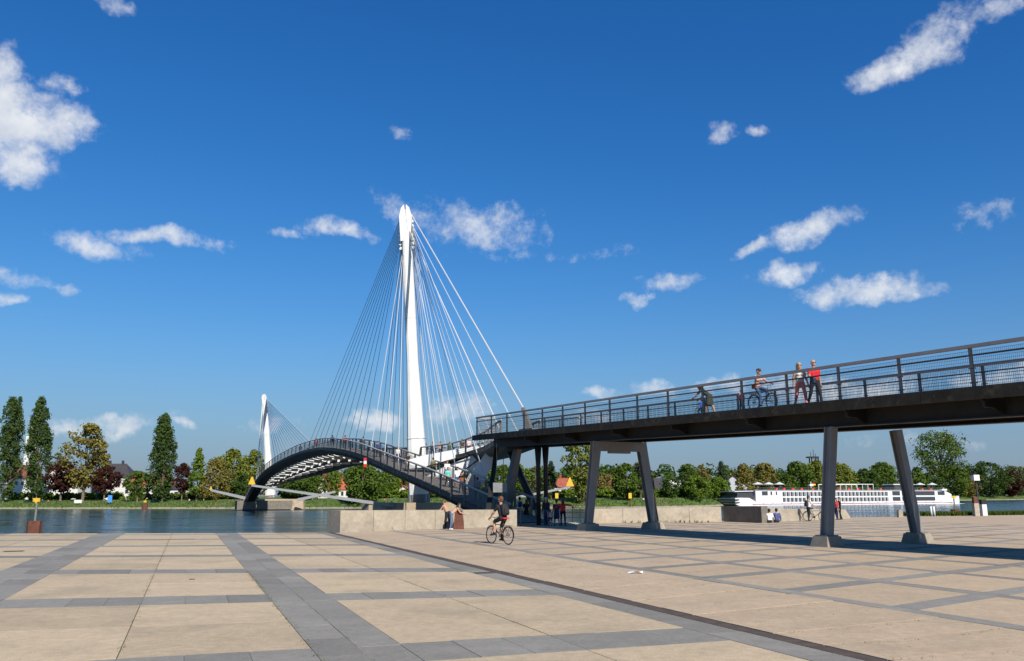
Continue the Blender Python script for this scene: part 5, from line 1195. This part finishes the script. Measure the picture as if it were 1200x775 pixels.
# couple by the wall and the group below the ramp
def gperson(x, y, hdg, lab, **k): return person(gp(x, y), hdg, lab, **k)
gperson(525, 619.8, 60, 'shirtless man in dark trousers leaning at the wall', top=SKIN, sleeve=0, bcol=(.02, .022, .03), lean=28, neck=-10, hair=(.12, .06, .03), arms=((35, 10, 40), (30, 10, 50)), th=(10, -4), kn=(6, 6), h=1.75)
gperson(528.5, 620.5, -75, 'person in blue jeans and pale shirt bending over the rust brown bin', top=(.5, .3, .22), sleeve=0, bcol=(.1, .14, .22), lean=48, neck=-15, hair=(.03, .02, .02), hairs='long', arms=((40, 8, 30), (35, 8, 35)), th=(12, -2), kn=(4, 4), shoe=(.6, .6, .6), h=1.66)
GP = 'people gathered below the ramp'
dst = gp(609, 612.5)
o, inf = person(np.array([*dst[:2], .0]) + Z3 * .12, 10, 'man in white shirt with navy backpack climbing the steps', top=(.6, .6, .6), bcol=(.35, .33, .3), th=(30, -8), kn=(35, 8), group=GP); backpack(inf, (.03, .045, .12), 'navy backpack on the man climbing the steps', (.28, .15, .36))
gperson(617, 613.2, 20, 'woman in black dress with bare legs on the steps', top=(.015, .015, .017), bottom='dress', hairs='long', hair=(.1, .05, .03), female=True, h=1.66, th=(14, -10), kn=(8, 16), group=GP)
gperson(630, 612.8, -20, 'person in red cap, navy top and white shorts below the ramp', top=(.02, .03, .09), bottom='shorts', bcol=(.6, .58, .54), cap=(.5, .03, .03), group=GP, h=1.7)
gperson(640, 616, 160, 'person in dark jacket and jeans facing the group below the ramp', top=(.02, .02, .03), sleeve=2, bcol=(.05, .08, .16), cap=(.5, .52, .55), group=GP, h=1.76)
o, inf = gperson(645, 616.8, 5, 'small child in red top with a pale backpack below the ramp', top=(.45, .04, .03), bottom='shorts', bcol=(.03, .03, .04), h=1.02, group=GP); backpack(inf, (.45, .4, .38), 'pale backpack on the small child', (.2, .1, .25))
gperson(652.5, 616, 15, 'woman in navy dress standing beside the person in red', top=(.02, .03, .07), bottom='dress', female=True, hairs='bun', h=1.64, group=GP)
gperson(660, 617, 0, 'person in red shirt stretching one arm out to the right', top=(.5, .025, .03), sleeve=2, bcol=(.012, .012, .014), hairs='long', hair=(.09, .03, .02), arms=((0, 60, 10), (5, 82, 8)), h=1.68, group=GP, female=True)
gperson(692.5, 613.2, -15, 'man in bright blue shirt and cap beside the white railing post', top=(.02, .08, .5), bottom='shorts', bcol=(.03, .035, .05), cap=(.5, .5, .52), arms=((20, 10, 60), (10, 8, 40)), h=1.6, group=GP)
# the pair on the quay edge, the man with the bicycle, the person in pink
def sitter(x, y, hdg, lab, **k): return person(gp(x, y), hdg, lab, pelvis=.13, th=(88, 88), kn=(60, 50), arms=((20, 14, 35), (20, 14, 35)), bottom='trousers', **k)
sitter(902.5, 613.0, -8, 'person in white shirt sitting on the quay edge', top=(.7, .7, .7), hair=(.02, .015, .012), h=1.7, lean=8)
sitter(911, 612.6, -8, 'person in blue shirt sitting on the quay edge', top=(.06, .08, .2), sleeve=2, hair=(.02, .015, .012), h=1.76, lean=10)
mb = gp(956, 610.9); bicycle(mb, nv(np.array([.93, -.3, 0])), 'dark mountain bicycle held by the man at the low wall', (.05, .06, .06), lean=4)
o, inf = person(gp(948.5, 610.6), -70, 'man in white shirt and dark cap holding a bicycle', top=(.6, .6, .58), bottom='trousers', bcol=(.02, .03, .05), cap=(.03, .03, .035), arms=((35, 6, 35), (30, 6, 40)), h=1.8, lean=4); backpack(inf, (.03, .03, .035), 'dark backpack on the man holding a bicycle')
gperson(981, 609.2, 120, 'person in pink top half hidden by the upright ramp leg', top=(.6, .06, .09), hairs='long', hair=(.01, .01, .01), bcol=(.02, .03, .09), h=1.62, female=True)
gperson(985, 608.9, 90, 'person in black beside the person in pink', top=(.012, .012, .014), sleeve=2, bcol=(.012, .012, .014), hair=(.01, .01, .01), h=1.7)
# people on the ramp
def rperson(px, n_, hdg_v, lab, **k):
    s_ = s_at_px(px, n_); return person(rp(s_, n_, .005), hd(hdg_v), lab, **k), rp(s_, n_, .005), s_
RUp = RU
rperson(940, .3, -RUp + RN * -.5, 'blonde woman in pink patterned trousers and sunglasses on the ramp', h=1.74, top=(.55, .53, .5), sleeve=0, bcol=(.62, .2, .2), hair=(.36, .24, .11), hairs='long', female=True, th=(18, -16), kn=(4, 24), glasses=True, arms=((12, 8, 10), (-10, 8, 14)), res=.018, shoe=(.6, .5, .45))
(oi, inf), q, s_ = rperson(957, .4, -RUp + RN * -.3, 'bald man in red shirt and sunglasses walking on the ramp', h=1.78, top=(.62, .02, .03), sleeve=1, bcol=(.015, .015, .018), hairs='bald', glasses=True, th=(16, -14), kn=(4, 22), arms=((-8, 8, 12), (14, 8, 60)), res=.018)
m_ = MB(); c = inf['hands'][1]; m_.box(c - Z3 * .1, (.1, .22, .2), (RU, RN, Z3)); tag(m_.build('shoulder_bag', plain((.02, .03, .06))), 'dark bag carried by the man in red on the ramp', 'bag')
sB = s_at_px(894, .5); qb = rp(sB, .5, .01); bf = -RU
Wb = bicycle(qb, bf, 'black bicycle ridden on the ramp by a woman', (.02, .02, .02), slope=-RSL)
person(qb - bf * .22, hd(bf), 'woman with dark hair riding a bicycle on the ramp', h=1.68, top=(.5, .3, .26), sleeve=1, bottom='trousers', bcol=(.05, .1, .2), hair=(.05, .03, .025), hairs='bun', female=True, lean=10, th=(70, 36), kn=(76, 40), arms=((44, 12, 24), (44, 12, 24)), pelvis=.96, res=.018, glasses=True)
m_ = MB(); c = qb - bf * .2 + Z3 * 1.0 - RN * .2; m_.box(c, (.22, .1, .18), (RU, RN, Z3)); tag(m_.build('shoulder_bag', plain((.28, .1, .03))), 'orange brown bag on the woman riding on the ramp', 'bag')
rperson(870, .4, RUp, 'small child in pink top and white hat walking on the ramp', h=.98, top=(.6, .2, .24), sleeve=2, bcol=(.03, .04, .08), cap=(.7, .7, .72), hair=(.3, .2, .1))
rperson(832, .45, RUp - RN * .3, 'woman in dark floral dress bending over a child bicycle on the ramp', h=1.66, top=(.045, .05, .035), bottom='dress', hair=(.03, .02, .018), hairs='long', female=True, lean=52, neck=-15, th=(14, -8), kn=(6, 10), arms=((42, 6, 18), (38, 6, 22)), shoe=(.5, .3, .25))
sk = s_at_px(822, .3); bicycle(rp(sk, .3, .005), RU, 'small blue child bicycle pushed by the woman on the ramp', (.02, .12, .6), k=.55, slope=RSL)
person(rp(sk - .05, .3, .005), hd(RU), 'toddler in bright blue on the child bicycle', h=.82, top=(.02, .15, .65), bcol=(.03, .05, .15), pelvis=.36, th=(60, 50), kn=(60, 60), arms=((50, 10, 15), (50, 10, 15)), hair=(.08, .05, .03), cap=(.03, .12, .5))
# people on the bridge decks
def dperson(P, px, n_, away, lab, **k):
    t = P.t_px(px, n_); p, u, r = P.frame(t); return person(P.o(t, n_, .02), hd(u if away else -u), lab, **k)
GD = 'people on the arched deck'
dperson(D2, 525, .9, False, 'woman in turquoise top and black trousers walking down the arched deck', top=(.12, .5, .46), sleeve=1, bcol=(.015, .015, .017), female=True, hairs='long', hair=(.16, .09, .05), h=1.68, th=(20, -14), kn=(6, 26), group=GD)
dperson(D2, 536, 1.5, False, 'man in white shirt and blue shorts on the arched deck', top=(.72, .72, .72), bottom='shorts', bcol=(.05, .16, .45), h=1.78, th=(18, -16), kn=(5, 24), group=GD)
dperson(D2, 541.5, .9, False, 'person in brown patterned top on the arched deck', top=(.26, .1, .05), sleeve=1, bcol=(.03, .03, .035), hairs='long', hair=(.1, .05, .03), h=1.7, arms=((10, 30, 40), (-6, 10, 20)), group=GD)
dperson(D2, 524, 2.2, False, 'man in white shirt and navy shorts higher up the arched deck', top=(.75, .75, .75), bottom='shorts', bcol=(.02, .03, .1), h=1.8, th=(16, -14), kn=(5, 20), group=GD)
dperson(D2, 443, 1.2, False, 'person in dark blue jacket near the top of the arched deck', top=(.03, .05, .12), sleeve=2, bcol=(.02, .02, .03), h=1.78, group=GD)
dperson(D2, 425, 1.6, True, 'dark clad person just left of the one in the dark blue jacket', top=(.05, .05, .06), sleeve=2, bcol=(.03, .03, .04), group=GD)
dperson(D2, 370, 1.2, True, 'person in red top at the crest of the arched deck', top=(.4, .05, .04), group=GD); dperson(D2, 389, 1.6, False, 'person in maroon top right of the crest of the arch', top=(.2, .04, .05), group=GD)
GU = 'people on the straight deck'
dperson(D1, 499, .6, True, 'dark clad person on the upper deck beside the near mast', top=(.04, .04, .05), sleeve=2, group=GU)
dperson(D1, 516, -.3, False, 'person in tan top on the upper deck right of the near mast', top=(.4, .25, .18), group=GU)
dperson(D1, 550, .2, False, 'person in pale pink top on the upper deck near the ramp end', top=(.6, .42, .4), group=GU)
MORE = [(D2, 560, 1.2, 'person in grey shirt low on the arched deck', (.25, .25, .26)), (D2, 508, 1.9, 'person in olive top on the arched deck above the white shirts', (.12, .12, .06)), (D2, 478, 1.0, 'person in black top on the arched deck before the near mast', (.02, .02, .02)),
        (D2, 466, 1.9, 'person in pale top on the arched deck just left of the near mast', (.5, .48, .42)), (D2, 404, 1.2, 'person in dark red top near the crest of the arch', (.2, .03, .03)), (D2, 352, 1.4, 'person in black on the far slope of the arch', (.03, .03, .03)),
        (D1, 507, -.6, 'person in navy on the upper deck', (.03, .04, .1)), (D1, 527, .5, 'person in dark green on the upper deck', (.05, .08, .04)), (D1, 542, -.4, 'person in black top on the upper deck', (.03, .03, .03))]
for P_d, px, n_, lab, cl_ in MORE: dperson(P_d, px, n_, random.random() < .5, lab, top=cl_, sleeve=random.choice((1, 2)), bcol=random.choice(((.02, .02, .03), (.05, .07, .13), (.15, .13, .1))), h=random.uniform(1.62, 1.82), th=(14, -12), kn=(5, 18), group=GD if P_d is D2 else GU)
# tiny figures and signs on the far bank
GF = 'figures on the far bank'
for x, d, cl_, lab in ((50, 10, (.05, .09, .3), 'figure in blue on the bank right of the broad poplar'), (57, 8, (.5, .12, .1), 'figure in red on the bank right of the broad poplar'), (171, 9, (.6, .45, .03), 'figure in yellow below the red roofed house'),
      (222, 9, (.5, .5, .5), 'figure in white below the purple tree'), (239, 9, (.55, .5, .45), 'figure in cream left of the tan willow'), (451, 8, (.5, .12, .1), 'figure in red on the meadow under the arch'),
      (459, 8, (.08, .12, .3), 'figure in blue on the meadow under the arch'), (754, 7, (.5, .5, .5), 'pale figure on the bank between the portal legs'), (759, 7, (.45, .08, .08), 'figure in red on the bank between the portal legs')):
    person(bank(x, d) - Z3 * .02, random.uniform(0, 360), lab, top=cl_, res=.032, group=GF)
b = bank(129, 8); o = thing('blue_board', b, 'blue and white information board on the left bank', 'sign'); Yb = b[1]
MB().box(b + Z3 * 1.9, (1.6, .12, 2.6)).build('board', plain((.06, .25, .6)), o); MB().box(b + Z3 * .5, (.15, .15, 1.2)).build('post', M_STEEL, o)
s_ = MB(); s_.prism([b + np.array([-.9, -.05, 2.4]), b + np.array([-2.2, -.05, 1.9]), b + np.array([-.9, -.05, 1.4])], (0, .1, 0)); s_.build('arrow', M_WHITE, o)
b = bank(92, 7); o = thing('notice_board', b, 'low white notice board on the left bank below the olive tree', 'sign'); MB().box(b + Z3 * 1.1, (2.9, .3, 1.2)).build('panel', M_PLASTER, o)
for dx in (-1.1, 1.1): MB().box(b + np.array([dx, 0, .3]), (.12, .12, .8)).build('post', M_STEEL, o)
for x, d, lab in ((738.5, 2.5, 'yellow topped marker post on the bank between the portal legs'), (652.5, 3, 'yellow marker board above the group below the ramp')):
    b = bank(x, d); o = thing('marker_post', b, lab, 'marker'); MB().tube([b, b + Z3 * 2.4], .16, 6).build('post', M_RUST, o); MB().box(b + Z3 * 3.2, (1.0, .15, 1.7)).build('board', M_YEL, o)
